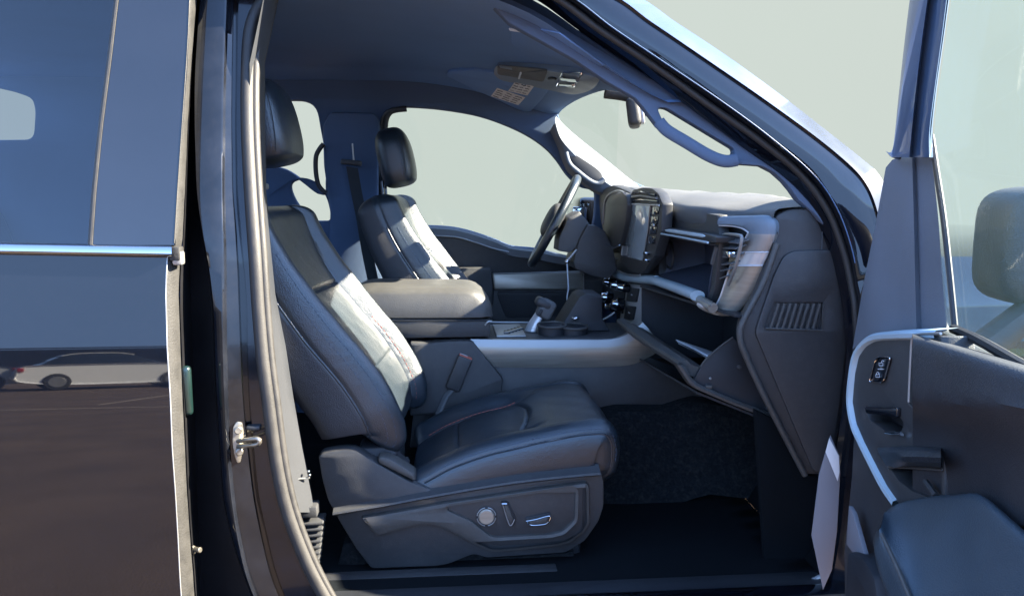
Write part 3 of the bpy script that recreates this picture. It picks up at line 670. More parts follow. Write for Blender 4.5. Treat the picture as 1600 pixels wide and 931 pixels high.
# cab floor, sill, rear wall, toe board
mb = MB()
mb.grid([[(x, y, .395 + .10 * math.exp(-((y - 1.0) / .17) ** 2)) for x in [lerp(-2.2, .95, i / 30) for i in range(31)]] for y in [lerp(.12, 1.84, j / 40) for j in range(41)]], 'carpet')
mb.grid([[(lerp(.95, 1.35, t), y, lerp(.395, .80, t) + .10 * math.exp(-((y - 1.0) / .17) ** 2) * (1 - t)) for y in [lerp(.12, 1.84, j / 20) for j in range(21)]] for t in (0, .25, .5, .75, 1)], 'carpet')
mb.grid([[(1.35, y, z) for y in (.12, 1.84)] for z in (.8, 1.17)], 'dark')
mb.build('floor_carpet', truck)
mb = MB(); mb.box((.2, .115, .375), (1.5, .10, .05), 'dark', bev=.012); mb.box((.2, .05, .33), (1.7, .10, .16), 'paint', bev=.03, seg=3); mb.build('door_sill', truck)
mb = MB(); mb.grid([[(-2.2, y, z) for y in (.05, .5, 1, 1.5, 1.9)] for z in (.3, .8, 1.2, 1.6, 2.0)], 'liner'); mb.build('rear_cab_wall', truck, solid=.03)
# near rear door inner panel, blocks light behind the skin
mb = MB(); mb.grid([[(x, .13 - .0 * z, z) for x in (-2.15, -1.2, -.62)] for z in (.3, .8, 1.22)], 'plastic'); mb.build('rear_door_panel', truck, solid=.02)
# rear bench
mb = MB()
for yb in (.5, 1.0, 1.5):
    mb.ball((-1.85, yb, 1.02), (.09, .25, .36), 'leather', Matrix.Rotation(R(-12), 3, 'Y'), p=4); mb.ball((-1.5, yb, .74), (.28, .25, .09), 'leather', p=4)
bench = mb.build('rear_bench', truck)
for yb in (.5, 1.0, 1.5):
    h = MB(); h.ball((-1.86, yb, 1.60), (.055, .13, .085), 'leather', p=3); h.build('headrest', bench)
# bonnet and wing (seen past the open door)
mb = MB(); rows = []
for x in [lerp(1.02, 2.5, i / 14) for i in range(15)]:
    k = (x - 1.02) / 1.48
    rows.append([Vector((x, y, z - .05 * k * k)) for y, z in ((-.015 + .03 * k, .62), (-.03 + .03 * k, .85), (-.02 + .03 * k, 1.05), (.0 + .03 * k, 1.17), (.04 + .03 * k, 1.225), (.12, 1.245), (.4, 1.262), (.8, 1.28), (1.2, 1.28), (1.6, 1.262), (1.9, 1.24), (1.98, 1.17), (2.02, .62))])
mb.grid(rows, 'paint'); mb.build('bonnet_and_wing', truck, solid=.0)
# ================================================================== SEATS
def gauss(x, c, w): return math.exp(-((x - c) / w) ** 2)
def section(v_pts, n):                    # v_pts: (y, f) knots across the pad -> n even samples
    return [(p.x, p.y) for p in cr([(a, b, 0) for a, b in v_pts], n)]
def make_seat():
    """front seat built where the passenger's stands; returns a part Empty with sub-parts"""
    seat = empty('passenger_seat', (0.1, .53, .42), truck)
    YC = .535
    # ---------------- backrest
    prof = [P(616, 712, .33), P(634, 690, .33), P(636, 668, .33), P(630, 642, .33), P(611, 603, .33), P(580, 557, .33), P(540, 510, .33), P(500, 460, .33), P(468, 416, .33), P(441, 370, .33), P(424, 332, .33), P(414, 308, .33)]
    U = 150
    pr = cr([(p.x, 0, p.z) for p in prof], U)
    tang = [(pr[min(i + 1, U - 1)] - pr[max(i - 1, 0)]).normalized() for i in range(U)]
    # smooth the normals so that the pad does not fold at its foot
    nr = []
    for i in range(U):
        t = sum((tang[min(max(i + k, 0), U - 1)] for k in range(-9, 10)), Vector()).normalized(); nr.append(Vector((t.z, 0, -t.x)))
    knots = [(-.235, -.215), (-.252, -.19), (-.258, -.15), (-.258, -.10), (-.256, -.06), (-.250, -.030), (-.240, -.010), (-.226, .0), (-.212, -.006), (-.200, -.022), (-.190, -.038), (-.182, -.046), (-.165, -.042), (-.08, -.036), (0, -.034)]
    knots = knots + [(-a, b) for a, b in knots[-2::-1]]
    n1 = 170
    sec = section(knots, n1)
    SEAM_U, SEAM2_U = .675, .335
    def back(i, j):
        u = i / (U - 1); y, f = sec[j]; a = abs(y)
        # shoulders: narrower, flatter bolsters
        k = sstep(.60, .98, u); wdt = 1 - .05 * k - .05 * sstep(.25, 0, u)
        if a < .2 or f > -.08: f = lerp(f, min(f, -.012) if a > .19 else lerp(f, -.020, k * .9), k * .6)
        if a < .172: f -= .011 * gauss(u, SEAM_U, .007) + .006 * gauss(u, SEAM2_U, .006) - .005 * math.sin(math.pi * min(1, max(0, (u - SEAM2_U) / (SEAM_U - SEAM2_U))))
        f -= .006 * gauss(a, .182, .0035) * (1 - sstep(.7, .8, u))
        f += .0006 * math.sin(y * 61 + u * 9) * math.sin(u * 37 + y * 13)          # slack in the hide
        # side seam between bolster and side panel
        if f < -.05 and a > .24: y *= 1 - .012 * gauss(f, -.088, .006)
        # close the top and bottom
        ends = 0
        if u > .93: ends = 1 - math.sqrt(max(0, 1 - ((u - .93) / .07) ** 2))
        if u < .04: ends = max(ends, .6 * (1 - math.sqrt(max(0, 1 - ((.04 - u) / .04) ** 2))))
        f = lerp(f, -.10, ends * .85); yy = y * wdt * (1 - .22 * ends)
        thick = 1 - .30 * sstep(.45, 1, u)
        if f < -.05: f = -.05 + (f + .05) * thick
        p = pr[i] + nr[i] * f; return Vector((p.x + .10 * (yy + .2), YC + yy, p.z))
    mb = MB(); rows = [[back(i, j) for j in range(n1)] for i in range(U)]
    mb.grid(rows, 'leather', caps=True)
    mb.grid([[r_[0], r_[-1]] for r_ in rows], 'leather')
    # piping on both side seams, stitches on the bolsters
    jn = min(range(n1), key=lambda j: abs(sec[j][1] + .088) + (9 if sec[j][0] > 0 else 0))
    js = min(range(n1), key=lambda j: abs(sec[j][1] + .033) + (9 if sec[j][0] > 0 or sec[j][0] > -.24 else 0))
    for side in (0, 1):
        ix = (lambda j: n1 - 1 - j) if side else (lambda j: j)
        q = [back(i, ix(jn)) + Vector((0, (.001 if side else -.001), 0)) for i in range(4, int(U * .86))]
        mb.tube(q[::3], .0034, 'leather', 8)
        for dj in (-2, 2):
            dashes(mb, [back(i, ix(js + dj)) + nr[i] * .0006 + Vector((0, (.0008 if side else -.0008), 0)) for i in range(6, int(U * .84), 2)], 'thread')
        j9 = min(range(n1), key=lambda j: abs(abs(sec[j][0]) - .182) + (9 if sec[j][0] > 0 else 0))
        jc = min(range(n1), key=lambda j: abs(abs(sec[j][0]) - .194) + (9 if sec[j][0] > 0 else 0))
        mb.tube([back(i, ix(j9)) + nr[i] * .0004 for i in range(8, int(U * .78), 3)], .0016, 'dark', 5)
        dashes(mb, [back(i, ix(jc)) + nr[i] * .0012 for i in range(10, int(U * .5), 2)], 'red', r=.0008)
    # side panel in a plainer hide
    br = mb.build('backrest', seat, sharp=60)
    # recolour the side panel faces (behind the seam) with the vinyl
    me = br.data; me.materials.append(M['leather_side']); ki = len(me.materials) - 1
    nface = (U - 1) * (n1 - 1); j0 = jn
    tree_pts = {}
    for p in me.polygons:
        c = p.center
        if abs(c.y - YC) > .19 and p.material_index == 0:
            # distance behind the crest curve
            d = min((Vector((c.x, 0, c.z)) - q).length for q in pr[::6])
            if d > .10: p.material_index = ki
    # ---------------- headrest
    mb = MB(); rt = Matrix.Rotation(R(-12), 3, 'Y')
    hc = P(428, 201, YC - .02) + Vector((-.012, 0, .0))
    mb.ball(hc, (.066, .135, .126), 'leather', rt, p=3.2, nu=64, nv=48)
    for v in mb.V:                                                  # the front face bows out, the underside is cut flat
        q = rt.inverted() @ (v - hc)
        if q.x > 0: q.x *= 1 + .10 * math.cos(q.z / .122 * 1.4)
        if q.z < -.085: q.z = -.085 + (q.z + .085) * .45
        v.xyz = (rt @ q + hc)[:]
    for s_ in (-1, 1):
        ln = [rt @ Vector((x, s_ * .1335, z)) + hc for x, z in [(.030 - .006 * (k / 10 - .5) ** 2, lerp(.085, -.075, k / 20)) for k in range(21)]]
        dashes(mb, ln, 'thread')
        mb.tube([p + Vector((.012, 0, 0)) for p in ln], .0012, 'dark', 5)
    for yy in (-.07, .07): mb.tube([hc + Vector((-.05, yy, -.08)), hc + Vector((-.045, yy, -.20))], .007, 'gloss', 10)
    hr = mb.build('headrest', seat)
    mb = MB()
    for yy in (-.07, .07):
        mb = MB(); mb.box(hc + Vector((-.045, yy, -.155)), (.035, .05, .018), 'satin', bev=.005); mb.build('post_collar', seat)
    # ---------------- cushion
    cp = [P(628, 742, .33), P(650, 731, .33), P(700, 705, .33), P(760, 684, .33), P(850, 663, .33), P(915, 652, .33), P(947, 654, .33), P(963, 672, .33), P(967, 702, .33), P(960, 736, .33), P(940, 752, .33)]
    U2 = 150; pc = cr([(p.x, 0, p.z) for p in cp], U2)
    tg = [(pc[min(i + 1, U2 - 1)] - pc[max(i - 1, 0)]).normalized() for i in range(U2)]
    nc = []
    for i in range(U2):
        t = sum((tg[min(max(i + k, 0), U2 - 1)] for k in range(-7, 8)), Vector()).normalized(); nc.append(Vector((-t.z, 0, t.x)))
    kn = [(-.262, -.135), (-.266, -.11), (-.268, -.08), (-.266, -.052), (-.258, -.026), (-.243, -.009), (-.222, -.001), (-.203, -.002), (-.185, -.012), (-.168, -.026), (-.155, -.035), (-.146, -.038), (-.13, -.033), (-.07, -.026), (0, -.025)]
    kn = kn + [(-a, b) for a, b in kn[-2::-1]]
    sec2 = section(kn, n1); CROSS, CROSS2 = .485, .20
    def cush(i, j):
        u = i / (U2 - 1); y, f = sec2[j]; a = abs(y)
        k = sstep(.40, .56, u)                                       # thigh support: the well runs out
        if a < .2: f = lerp(f, -.004 + .002 * math.cos(y * 16), k)
        if a < .137: f += .007 * gauss(u, .34, .10) - .012 * gauss(u, CROSS + .05 * (a / .14) ** 2 * -1, .006) - .006 * gauss(u, CROSS2, .005)
        f -= .006 * gauss(a, .147, .0035) * (1 - sstep(.45, .56, u))
        f += .0008 * math.sin(y * 47 + u * 11) * math.sin(u * 31 + y * 17)
        if f < -.04: f = -.04 + (f + .04) * lerp(1.0, .50, sstep(.60, .85, u))
        if a > .25: y *= 1 - .010 * gauss(f, -.030, .005)
        w = 1 - .05 * sstep(.70, 1, u)
        e = 0
        if u < .05: e = 1 - math.sqrt(max(0, 1 - ((.05 - u) / .05) ** 2))
        f = lerp(f, -.07, e * .8)
        p = pc[i] + nc[i] * f; return Vector((p.x, YC + y * w, p.z))
    mb = MB(); rows = [[cush(i, j) for j in range(n1)] for i in range(U2)]
    mb.grid(rows, 'leather', caps=True); mb.grid([[r_[0], r_[-1]] for r_ in rows], 'leather')
    jt = min(range(n1), key=lambda j: abs(sec2[j][1] + .030) + (9 if sec2[j][0] > -.22 else 0))
    for side in (0, 1):
        ix = (lambda j: n1 - 1 - j) if side else (lambda j: j); sg = 1 if side else -1
        q = [cush(i, ix(jt)) for i in range(10, int(U2 * .93))]
        mb.tube([p + Vector((0, sg * .0002, 0)) for p in q[::3]], .0026, 'leather', 6)
        dashes(mb, [cush(i, ix(jt + 3)) + nc[i] * .001 + Vector((0, sg * .0006, 0)) for i in range(12, int(U2 * .9), 2)], 'thread')
        j9 = min(range(n1), key=lambda j: abs(abs(sec2[j][0]) - .147) + (9 if sec2[j][0] > 0 else 0))
        jc = min(range(n1), key=lambda j: abs(abs(sec2[j][0]) - .158) + (9 if sec2[j][0] > 0 else 0))
        mb.tube([cush(i, ix(j9)) + nc[i] * .0004 for i in range(6, int(U2 * .52), 3)], .0018, 'dark', 5)
        dashes(mb, [cush(i, ix(jc)) + nc[i] * .0012 for i in range(10, int(U2 * .47), 2)], 'red', L=.011, gap=.003, r=.0018)
    cu = mb.build('seat_cushion', seat, sharp=60)
    # ---------------- plastic side shield, near side
    Yb = .262
    mb = MB()
    rear = [(497, 713), (503, 708), (520, 704), (540, 702), (553, 703), (563, 708), (590, 724), (640, 752), (690, 770), (940, 738), (944, 752), (944, 790), (936, 815), (915, 845), (884, 864), (760, 872), (740, 866), (700, 882), (683, 885), (580, 889), (556, 858), (530, 815), (512, 782), (503, 750)]
    mb.plate(rear, 'plastic', yplane(Yb), th=.05, bev=.007, r=6)
    sh = mb.build('side_shield', seat)
    mb = MB()                                                       # the ledge that catches the sky
    lg = [(521, 800), (556, 794), (605, 786), (680, 772), (800, 752), (900, 741), (937, 738)]
    top = cr([P(x, y, Yb - .004) for x, y in lg], 40)
    ledge_prof = [(0, .0), (-.008, -.004), (-.018, -.008), (-.020, -.013), (-.016, -.017)]
    mb.grid([[p + Vector((0, a + .006, b + .012)) for p in top] for a, b in [(.012, .006)] + ledge_prof + [(0.01, -.022)]], 'plastic')
    mb.build('ledge', seat)
    mb = MB()                                                       # raised switch panel with its sunk field
    face = [(563, 809), (600, 803), (700, 785), (840, 764), (918, 754), (922, 762), (923, 818), (915, 832), (893, 849), (872, 855), (780, 864), (764, 863), (740, 852), (700, 830), (680, 822), (660, 820), (590, 838), (583, 834)]
    mb.plate(face, 'plastic_lt', yplane(Yb - .016), th=.03, bev=.010, r=5, holes=[rpoly([(702, 793), (840, 772), (894, 764), (898, 768), (897, 812), (880, 829), (862, 834), (776, 839), (765, 836), (738, 814), (700, 797)], 5)])
    mb.plate([(690, 788), (910, 756), (910, 830), (880, 845), (770, 850), (735, 825)], 'plastic', yplane(Yb - .007), th=.02, bev=.001)
    mb.build('switch_panel', seat)
    # lumbar button, recliner lever, slide switch
    pn = (0, -1, 0); c0 = P(760, 806, Yb - .008)
    mb = MB(); mb.cyl(c0, pn, .0265, .006, 'dark', 32, bev=.001)
    for k in range(4): 
        a0 = math.pi / 2 * k + .15; mb.tube([c0 + Vector((math.cos(a) * .0245, -.004, math.sin(a) * .0245)) for a in [a0 + 1.27 * i / 10 for i in range(11)]], .0016, 'satin', 6)
    mb.cyl(c0 + Vector((0, -.004, 0)), pn, .021, .008, 'bronze', 32, bev=.003); mb.build('lumbar_button', seat)
    mb = MB(); pl = yplane(Yb - .020)
    mb.plate([(783, 783), (794, 783), (806, 808), (805, 820), (799, 824), (791, 812)], 'dark', yplane(Yb - .011), th=.006, bev=.002, r=3)
    mb.plate([(785, 785), (792, 785), (803, 811), (798, 821), (793, 811)], 'plastic_lt', pl, th=.014, bev=.003, r=2)
    mb.tube(cr([P(x, y, Yb - .021) for x, y in ((785, 786), (793, 812), (798, 821), (804, 811))], 20), .0015, 'satin', 6); mb.tube([P(784, 787, Yb - .021), P(792, 787, Yb - .021)], .0022, 'chrome', 6)
    mb.build('recline_lever', seat)
    mb = MB()
    mb.plate([(820, 809), (860, 800), (862, 806), (856, 818), (830, 823), (824, 818)], 'dark', yplane(Yb - .011), th=.006, bev=.002, r=3)
    mb.plate([(822, 813), (859, 806), (855, 818), (829, 821)], 'plastic_lt', pl, th=.014, bev=.004, r=3)
    mb.tube(cr([P(x, y, Yb - .0215) for x, y in ((822, 814), (838, 811), (859, 806), (855, 817), (842, 820), (829, 820), (823, 815))], 40), .0014, 'chrome', 6)
    mb.build('slide_switch', seat)
    # lit wedge at the recliner and hinge cover
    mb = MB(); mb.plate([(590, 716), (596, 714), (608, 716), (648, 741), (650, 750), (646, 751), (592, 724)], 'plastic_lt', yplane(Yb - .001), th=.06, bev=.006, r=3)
    mb.plate([(560, 700), (600, 698), (622, 706), (618, 722), (640, 738), (600, 740)], 'dark', yplane(Yb + .045), th=.10, bev=.01, r=5)
    mb.build('recliner_cover', seat)
    # seat base and rails
    mb = MB()
    mb.plate([(536, 850), (600, 838), (740, 862), (760, 872), (884, 864), (896, 860), (900, 893), (525, 893)], 'tunnel', yplane(Yb + .04), th=.06, bev=.004)
    mb.build('seat_base', seat)
    mb = MB(); a = P(500, 897, Yb - .02); b = P(870, 895, Yb - .02); mb.box((a + b) / 2, ((b - a).length, .045, .014), 'plastic', bev=.005); mb.build('slide_rail', seat); mb = MB(); mb.box((a + b) / 2 + Vector((0, .50, 0)), ((b - a).length, .045, .02), 'plastic', bev=.005)
    mb.build('slide_rail', seat)
    mb = MB(); mb.box(P(760, 800, YC) + Vector((0, 0, -.02)), (.50, .44, .10), 'dark', bev=.02); mb.box(P(590, 745, YC), (.14, .42, .12), 'dark', bev=.02); mb.build('seat_pan', seat)
    return seat
seat = make_seat()
# the driver's seat: the same seat, slid forward
def copy_part(src, name, M4):
    dst = src.copy(); dst.name = name; COL.objects.link(dst)
    bpy.context.view_layer.update()
    dst.parent = truck; dst.matrix_parent_inverse = src.matrix_parent_inverse.copy(); dst.location = src.location + M4
    for ch in src.children:
        c = ch.copy(); COL.objects.link(c); c.parent = dst; c.matrix_parent_inverse = ch.matrix_parent_inverse.copy()
    return dst
dseat = copy_part(seat, 'driver_seat', Vector((.268, .905, .035)))
for ch in dseat.children:
    if ch.name.startswith(('headrest', 'post')): ch.location.z -= .078; ch.location.x += .012
# buckle
mb = MB(); ax = (P(729, 556, .80) - P(706, 612, .80)); rt = Matrix.Rotation(math.atan2(ax.x, ax.z), 3, 'Y')
c = P(717, 583, .80)
mb.box(c, (.050, .026, .118), 'plastic', rt, bev=.007, seg=3)
mb.box(c + rt @ Vector((0, 0, .0595)), (.044, .020, .006), 'red', rt, bev=.002); mb.box(c + rt @ Vector((-.008, 0, .061)), (.026, .008, .006), 'satin', rt, bev=.001)
mb.tube([c + rt @ Vector((0, 0, -.055)), P(697, 618, .80), P(684, 648, .79)], [.011, .012, .013], 'padlt', 8, flat=.5)
mb.build('belt_buckle', truck)
# ================================================================== CENTRE CONSOLE
con = empty('center_console', (.3, 1.0, .42), truck)
CY0, CY1 = .835, 1.165
def cbox(name, pts, m, y0, y1, bev=.006, r=4, mb=None):
    b = mb or MB(); b.plate(pts, m, yplane(y0), th=(y1 - y0), bev=bev, r=r)
    return b if mb else b.build(name, con)
# body below the trim band
cbox('console_side', [(655, 560), (770, 566), (960, 566), (1010, 556), (1060, 575), (1085, 600), (1105, 633), (1040, 636), (960, 640), (940, 700), (640, 700)], 'plastic', CY0 + .012, CY1 - .012)
cbox('console_bracket', [(640, 535), (664, 536), (700, 533), (728, 532), (738, 533), (786, 592), (780, 640), (640, 650)], 'plastic', CY0 - .025, CY0 + .04, bev=.008)
# top deck
mb = MB(); ztop = P(850, 529, CY0).z
ex0, ex1 = P(735, 528, CY0).x, P(966, 528, CY0).x
mb.box(((ex0 + ex1) / 2 + .04, 1.0, ztop - .012), (ex1 - ex0 + .12, CY1 - CY0 - .012, .02), 'plastic', bev=.004)
mb.build('console_deck', con)
# satin trim band along the near edge, sweeping up to the dash
mb = MB()
upn = cr([P(x, y, CY0 + .004) for x, y in ((735, 529), (800, 530), (900, 530), (955, 529), (982, 520), (1004, 503))], 40)
mid = cr([P(x, y, CY0 - .010) for x, y in ((737, 541), (800, 543), (900, 543), (962, 541), (992, 530), (1014, 514))], 40)
mid2 = cr([P(x, y, CY0 - .010) for x, y in ((750, 556), (800, 556), (900, 556), (972, 554), (1004, 542), (1024, 528))], 40)
lo = cr([P(x, y, CY0 + .008) for x, y in ((766, 572), (800, 574), (900, 574), (978, 571), (1010, 560), (1034, 546))], 40)
mb.grid([[p + Vector((0, .03, -.004)) for p in upn], [p + Vector((0, .004, 0)) for p in upn], [p + Vector((0, -.004, -.001)) for p in upn], mid], 'satin')
mb.grid([mid, mid2, lo, [p + Vector((0, .03, 0)) for p in lo]], 'bronze')
mb.build('console_trim', con, sharp=25)
mb = MB(); 
mb.tube([p + Vector((0, .33, .003)) for p in upn[2:38]], .004, 'satin', 8); mb.build('console_far_trim', con)
# armrest bin and lid
mb = MB(); mb.plate([(560, 497), (766, 499), (765, 527), (560, 530)], 'plastic', yplane(CY0 - .002), th=.335, bev=.008); mb.build('storage_bin', con)
mb = MB(); rows = []
lid_o = cr([(x, y, 0) for x, y in ((545, 499), (540, 478), (552, 456), (580, 449), (640, 450), (700, 450), (738, 452), (757, 462), (769, 479), (771, 491), (766, 499), (700, 500), (620, 500))], 72, True)
yc_ = 1.0
for k in range(17):
    t = -1 + 2 * k / 16; e = (1 - abs(t) ** 4) ** .25 if abs(t) < 1 else 0
    base = [P(q.x, q.y, CY0 - .006) for q in lid_o]; cz = sum((p.z for p in base)) / len(base); cx = sum((p.x for p in base)) / len(base)
    kz = .72 + .28 * e; kx = .90 + .10 * e
    rows.append([Vector((cx + (p.x - cx) * kx, 1.0 + t * .172, cz + (p.z - cz) * kz - .006 * (1 - e))) for p in base])
mb.grid(rows, 'armrest', cv=True, caps=True); arm = mb.build('armrest_lid', con, sharp=60)
mb = MB(); mb.tube([P(x, 501, CY0 - .004) for x in range(560, 768, 10)], .0025, 'dark', 6); mb.tube(cr([P(758, 508, CY0 - .006), P(762, 503, CY0 - .008), P(768, 501, CY0 - .006)], 8), .003, 'satin', 6); mb.build('lid_latch', con)
# shifter, cup holders
mb = MB(); zt = ztop + .003
mb.box((PZ(795, 516, zt).x, 1.0, zt - .002), (.10, .24, .006), 'satin', bev=.002)
for k in range(5): mb.box((PZ(790 + 6 * k, 516, zt).x, .93 + .02 * k, zt + .004), (.022, .030, .008), 'gloss', bev=.002)
mb.build('shift_plate', con)
mb = MB()
s0, s1 = P(827, 522, .99), P(846, 484, .99)
mb.tube(cr([s0, s0.lerp(s1, .35) + Vector((-.003, 0, 0)), s0.lerp(s1, .7), s1], 12), [.024 - .0006 * i for i in range(12)], 'pale_metal', 14, flat=.6)
rt = Matrix.Rotation(R(28), 3, 'Y')
mb.box(P(853, 483, .99), (.058, .052, .070), 'padlt', rt, bev=.016, seg=4); mb.box(P(849, 474, .99), (.062, .056, .034), 'plastic', rt, bev=.014, seg=4)  # sunlit face of the knob put in as lighter grey
mb.box(P(843, 487, .985) + Vector((0, -.022, 0)), (.010, .012, .026), 'dark', rt, bev=.004)
mb.cyl(P(832, 521, .99), (0, 0, 1), .052, .020, 'plastic', 32, r2=.040, bev=.004); mb.build('gear_shifter', con)
for q in ((862, 513), (897, 515)):
    mb = MB(); c = P(q[0], q[1], .93); r_ = .047
    ring = [c + Vector((math.cos(a) * r_, math.sin(a) * r_ * .9, .004 * math.sin(a) + .012)) for a in [2 * math.pi * i / 36 for i in range(36)]]
    mb.tube(ring, .0045, 'plastic_lt', 8, closed=True)
    mb.grid([[p + (c - p) * .06 + Vector((0, 0, -.002)) for p in ring], [p + (c - p) * .18 + Vector((0, 0, -.006)) for p in ring], [p + (c - p) * .95 + Vector((0, 0, .004)) for p in ring]], 'dark', cv=True, caps=True)
    mb.grid([ring, [p + Vector((0, 0, -.05)) for p in ring]], 'dark', cv=True)
    mb.build('cup_holder', con)
mb = MB(); mb.plate([(905, 464), (915, 459), (941, 461), (942, 498), (956, 520), (870, 520)], 'dark', yplane(.97), th=.16, bev=.008, r=4); mb.build('console_tray', con)
mb = MB(); mb.ball(P(899, 497, .95), (.014, .012, .007), 'chrome'); mb.build('start_button', con)
# transmission tunnel hump in lighter carpet
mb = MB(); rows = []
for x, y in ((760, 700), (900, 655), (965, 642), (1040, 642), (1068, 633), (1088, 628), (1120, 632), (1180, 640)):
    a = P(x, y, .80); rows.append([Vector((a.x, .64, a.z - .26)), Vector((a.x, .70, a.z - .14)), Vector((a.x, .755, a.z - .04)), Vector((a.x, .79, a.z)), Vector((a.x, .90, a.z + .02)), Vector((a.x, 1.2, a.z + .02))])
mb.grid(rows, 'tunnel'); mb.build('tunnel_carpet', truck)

# ================================================================== DASHBOARD
dash = empty('dashboard', (.85, 1.0, 1.0), truck)
DX = .72; XP = xplane(DX)
# top pad: cross-sections from the windshield base to the brow, near end to far end
brow = cr([P(1210, 334, .195), PX(1186, 337, DX + .080), PX(1160, 338, DX + .064), PX(1140, 337, DX + .048), PX(1118, 335, DX + .014)] + [PX(x, y, DX - .004) for x, y in ( (1095, 331), (1062, 328), (1035, 320), (1005, 306))] + [Vector((DX - .02, 1.45, 1.395)), Vector((DX - .01, 1.76, 1.375))], 40)
wsb = cr([P(1275, 330, .20), P(1240, 313, .34), P(1195, 305, .55), P(1130, 302, .80), P(1075, 299, 1.1), P(1040, 297, 1.35), P(1004, 295, 1.76)], 40)
mb = MB(); rows = []
for i in range(40):
    a, b = brow[i], wsb[i]; d = b - a
    rows.append([a + Vector((.012, 0, -.05)), a + Vector((-.002, 0, -.020)), a, a + d * .05 + Vector((0, 0, .010)), a + d * .16 + Vector((0, 0, .012)), a + d * .30 + Vector((0, 0, .013)), a + d * .6 + Vector((0, 0, .012)), a + d * .9 + Vector((0, 0, .005)), b, b + Vector((.02, 0, -.05)), b + Vector((.02, 0, -.35))])
rows = [cr(r_, 46) for r_ in rows]
mb.grid(rows, 'padlt'); dtop = mb.build('dash_pad', dash, sharp=60)
mb = MB()                                                           # sunk tray line
mb.tube(cr([P(x, y, Yv) for x, y, Yv in ((1058, 327, .86), (1100, 326, .72), (1146, 330, .46), (1172, 328, .40), (1204, 324, .34), (1214, 326, .32), (1222, 331, .28))], 40), .0032, 'dark', 6)
mb.build('pad_seam', dash)
# face of the dash with the openings left out
bin_hole = rpoly([(1028, 366), (1104, 379), (1117, 381), (1110, 450), (1103, 470), (1090, 468), (1030, 430)], 3)
vent_hole = rpoly([(1129, 366), (1160, 368), (1157, 388), (1143, 430), (1128, 446), (1122, 440)], 4)
mb = MB()
mb.plate([(1005, 330), (1035, 322), (1062, 326), (1095, 331), (1120, 336), (1124, 366), (1123, 384), (1116, 452), (1108, 478), (1100, 479), (1024, 446), (985, 440), (960, 420)], 'plastic', XP, th=.03, bev=.004, holes=[bin_hole])
mb.build('dash_face', dash)
# bin interior
mb = MB()
f = [PX(x, y, DX + .002) for x, y in ((1028, 366), (1119, 382), (1105, 472), (1030, 430))]
b = [p + Vector((.16, 0, 0)) for p in f]
b[0] += Vector((0, -.02, -.0)); b[3] += Vector((0, -.02, .04)); b[2] += Vector((0, .0, .05))
mb.grid([f, b], 'cubby', cv=True); mb.grid([[b[0], b[1]], [b[3], b[2]]], 'cubby')
mb.build('storage_cubby', dash, solid=.004)
mb = MB()                                                           # its raised lid, seen edge-on
mb.plate([(1025, 360), (1040, 356), (1104, 366), (1120, 370), (1118, 380), (1106, 379), (1025, 366)], 'plastic', xplane(DX - .028), th=.05, bev=.003, r=2)
mb.plate([(1038, 359), (1046, 358), (1097, 366), (1101, 369), (1098, 371), (1040, 362)], 'teal', xplane(DX - .056), th=.004, bev=.001, r=2)  # light on the lid's edge painted in as a pale strip
mb.tube([PX(x, y, DX - .052) for x, y in ((1026, 364), (1060, 370), (1106, 379))], .003, 'teal', 6)
mb.build('cubby_lid', dash)
mb = MB()
mb.tube(cr([PX(x, y, DX + .03) for x, y in ((1046, 378), (1042, 400), (1043, 416), (1049, 418), (1052, 402), (1050, 382))], 20, True), .004, 'plastic', 6, closed=True)
mb.tube([PX(x, y, DX - .002) for x, y in ((1120, 385), (1113, 412))], .006, 'padlt', 6); mb.build('cubby_latch', dash)
# passenger air vent
mb = MB(); vp = [PX(x, y, DX + .05) for x, y in ((1126, 366), (1162, 366), (1150, 444), (1120, 446))]
mb.grid([[vp[0], vp[1]], [vp[3], vp[2]]], 'dark'); vent = mb.build('air_vent', dash, solid=.005)
mb = MB()
for k in range(6):
    t = .12 + k * .155; a = PX(lerp(1131, 1124, t), lerp(368, 444, t), DX + .004); c = PX(lerp(1155, 1132, t), lerp(371, 440, t), DX + .008)
    mb.grid([[a, c], [a + Vector((.03, 0, .010)), c + Vector((.03, 0, .010))]], 'padlt')
mb.build('vent_slats', vent, solid=.0035)
mb = MB(); mb.box(PX(1141, 397, DX + .010), (.02, .030, .016), 'chrome', bev=.004); mb.box(PX(1134, 396, DX + .012), (.015, .02, .02), 'plastic', bev=.004); mb.build('vent_tab', vent)
mb = MB(); mb.tube(cr([PX(x, y, DX + .010) for x, y in ((1128, 370), (1134, 366), (1155, 368), (1159, 372), (1156, 390), (1148, 420), (1138, 445))], 40), .0045, 'satin', 8); mb.build('vent_surround', vent)
# silver end piece that wraps from the face round to the door side
def YT(x): return lerp(.36, .19, min(1, max(0, (x - 1115) / 94)))
PATH = [((1126, 352), (1129, 338)), ((1146, 353), (1166, 337)), ((1160, 356), (1196, 337)), ((1169, 361), (1209, 347)), ((1171, 365), (1209, 366)), ((1163, 380), (1205, 380)), ((1155, 394), (1199, 394)), ((1149, 404), (1195, 404)), ((1144, 415), (1190, 415)), ((1136, 440), (1181, 440)), ((1127, 466), (1167, 468)), ((1117, 481), (1150, 489)), ((1104, 481), (1128, 494)), ((1092, 474), (1104, 486))]
PR = [(0, -.030), (0, 0), (.04, .006), (.14, .011), (.5, .013), (.84, .009), (.95, .003), (1, -.004), (1.0, -.05)]
prof_ = []
for u, d in PR:
    prof_.append(cru([P(lerp(l[0], r_[0], u), lerp(l[1], r_[1], u), YT(lerp(l[0], r_[0], u))) + Vector((-1, -.35, 0)) * d + (Vector((0, .03, 0)) if d < -.04 else Vector()) for l, r_ in PATH], 6))
mb = MB()
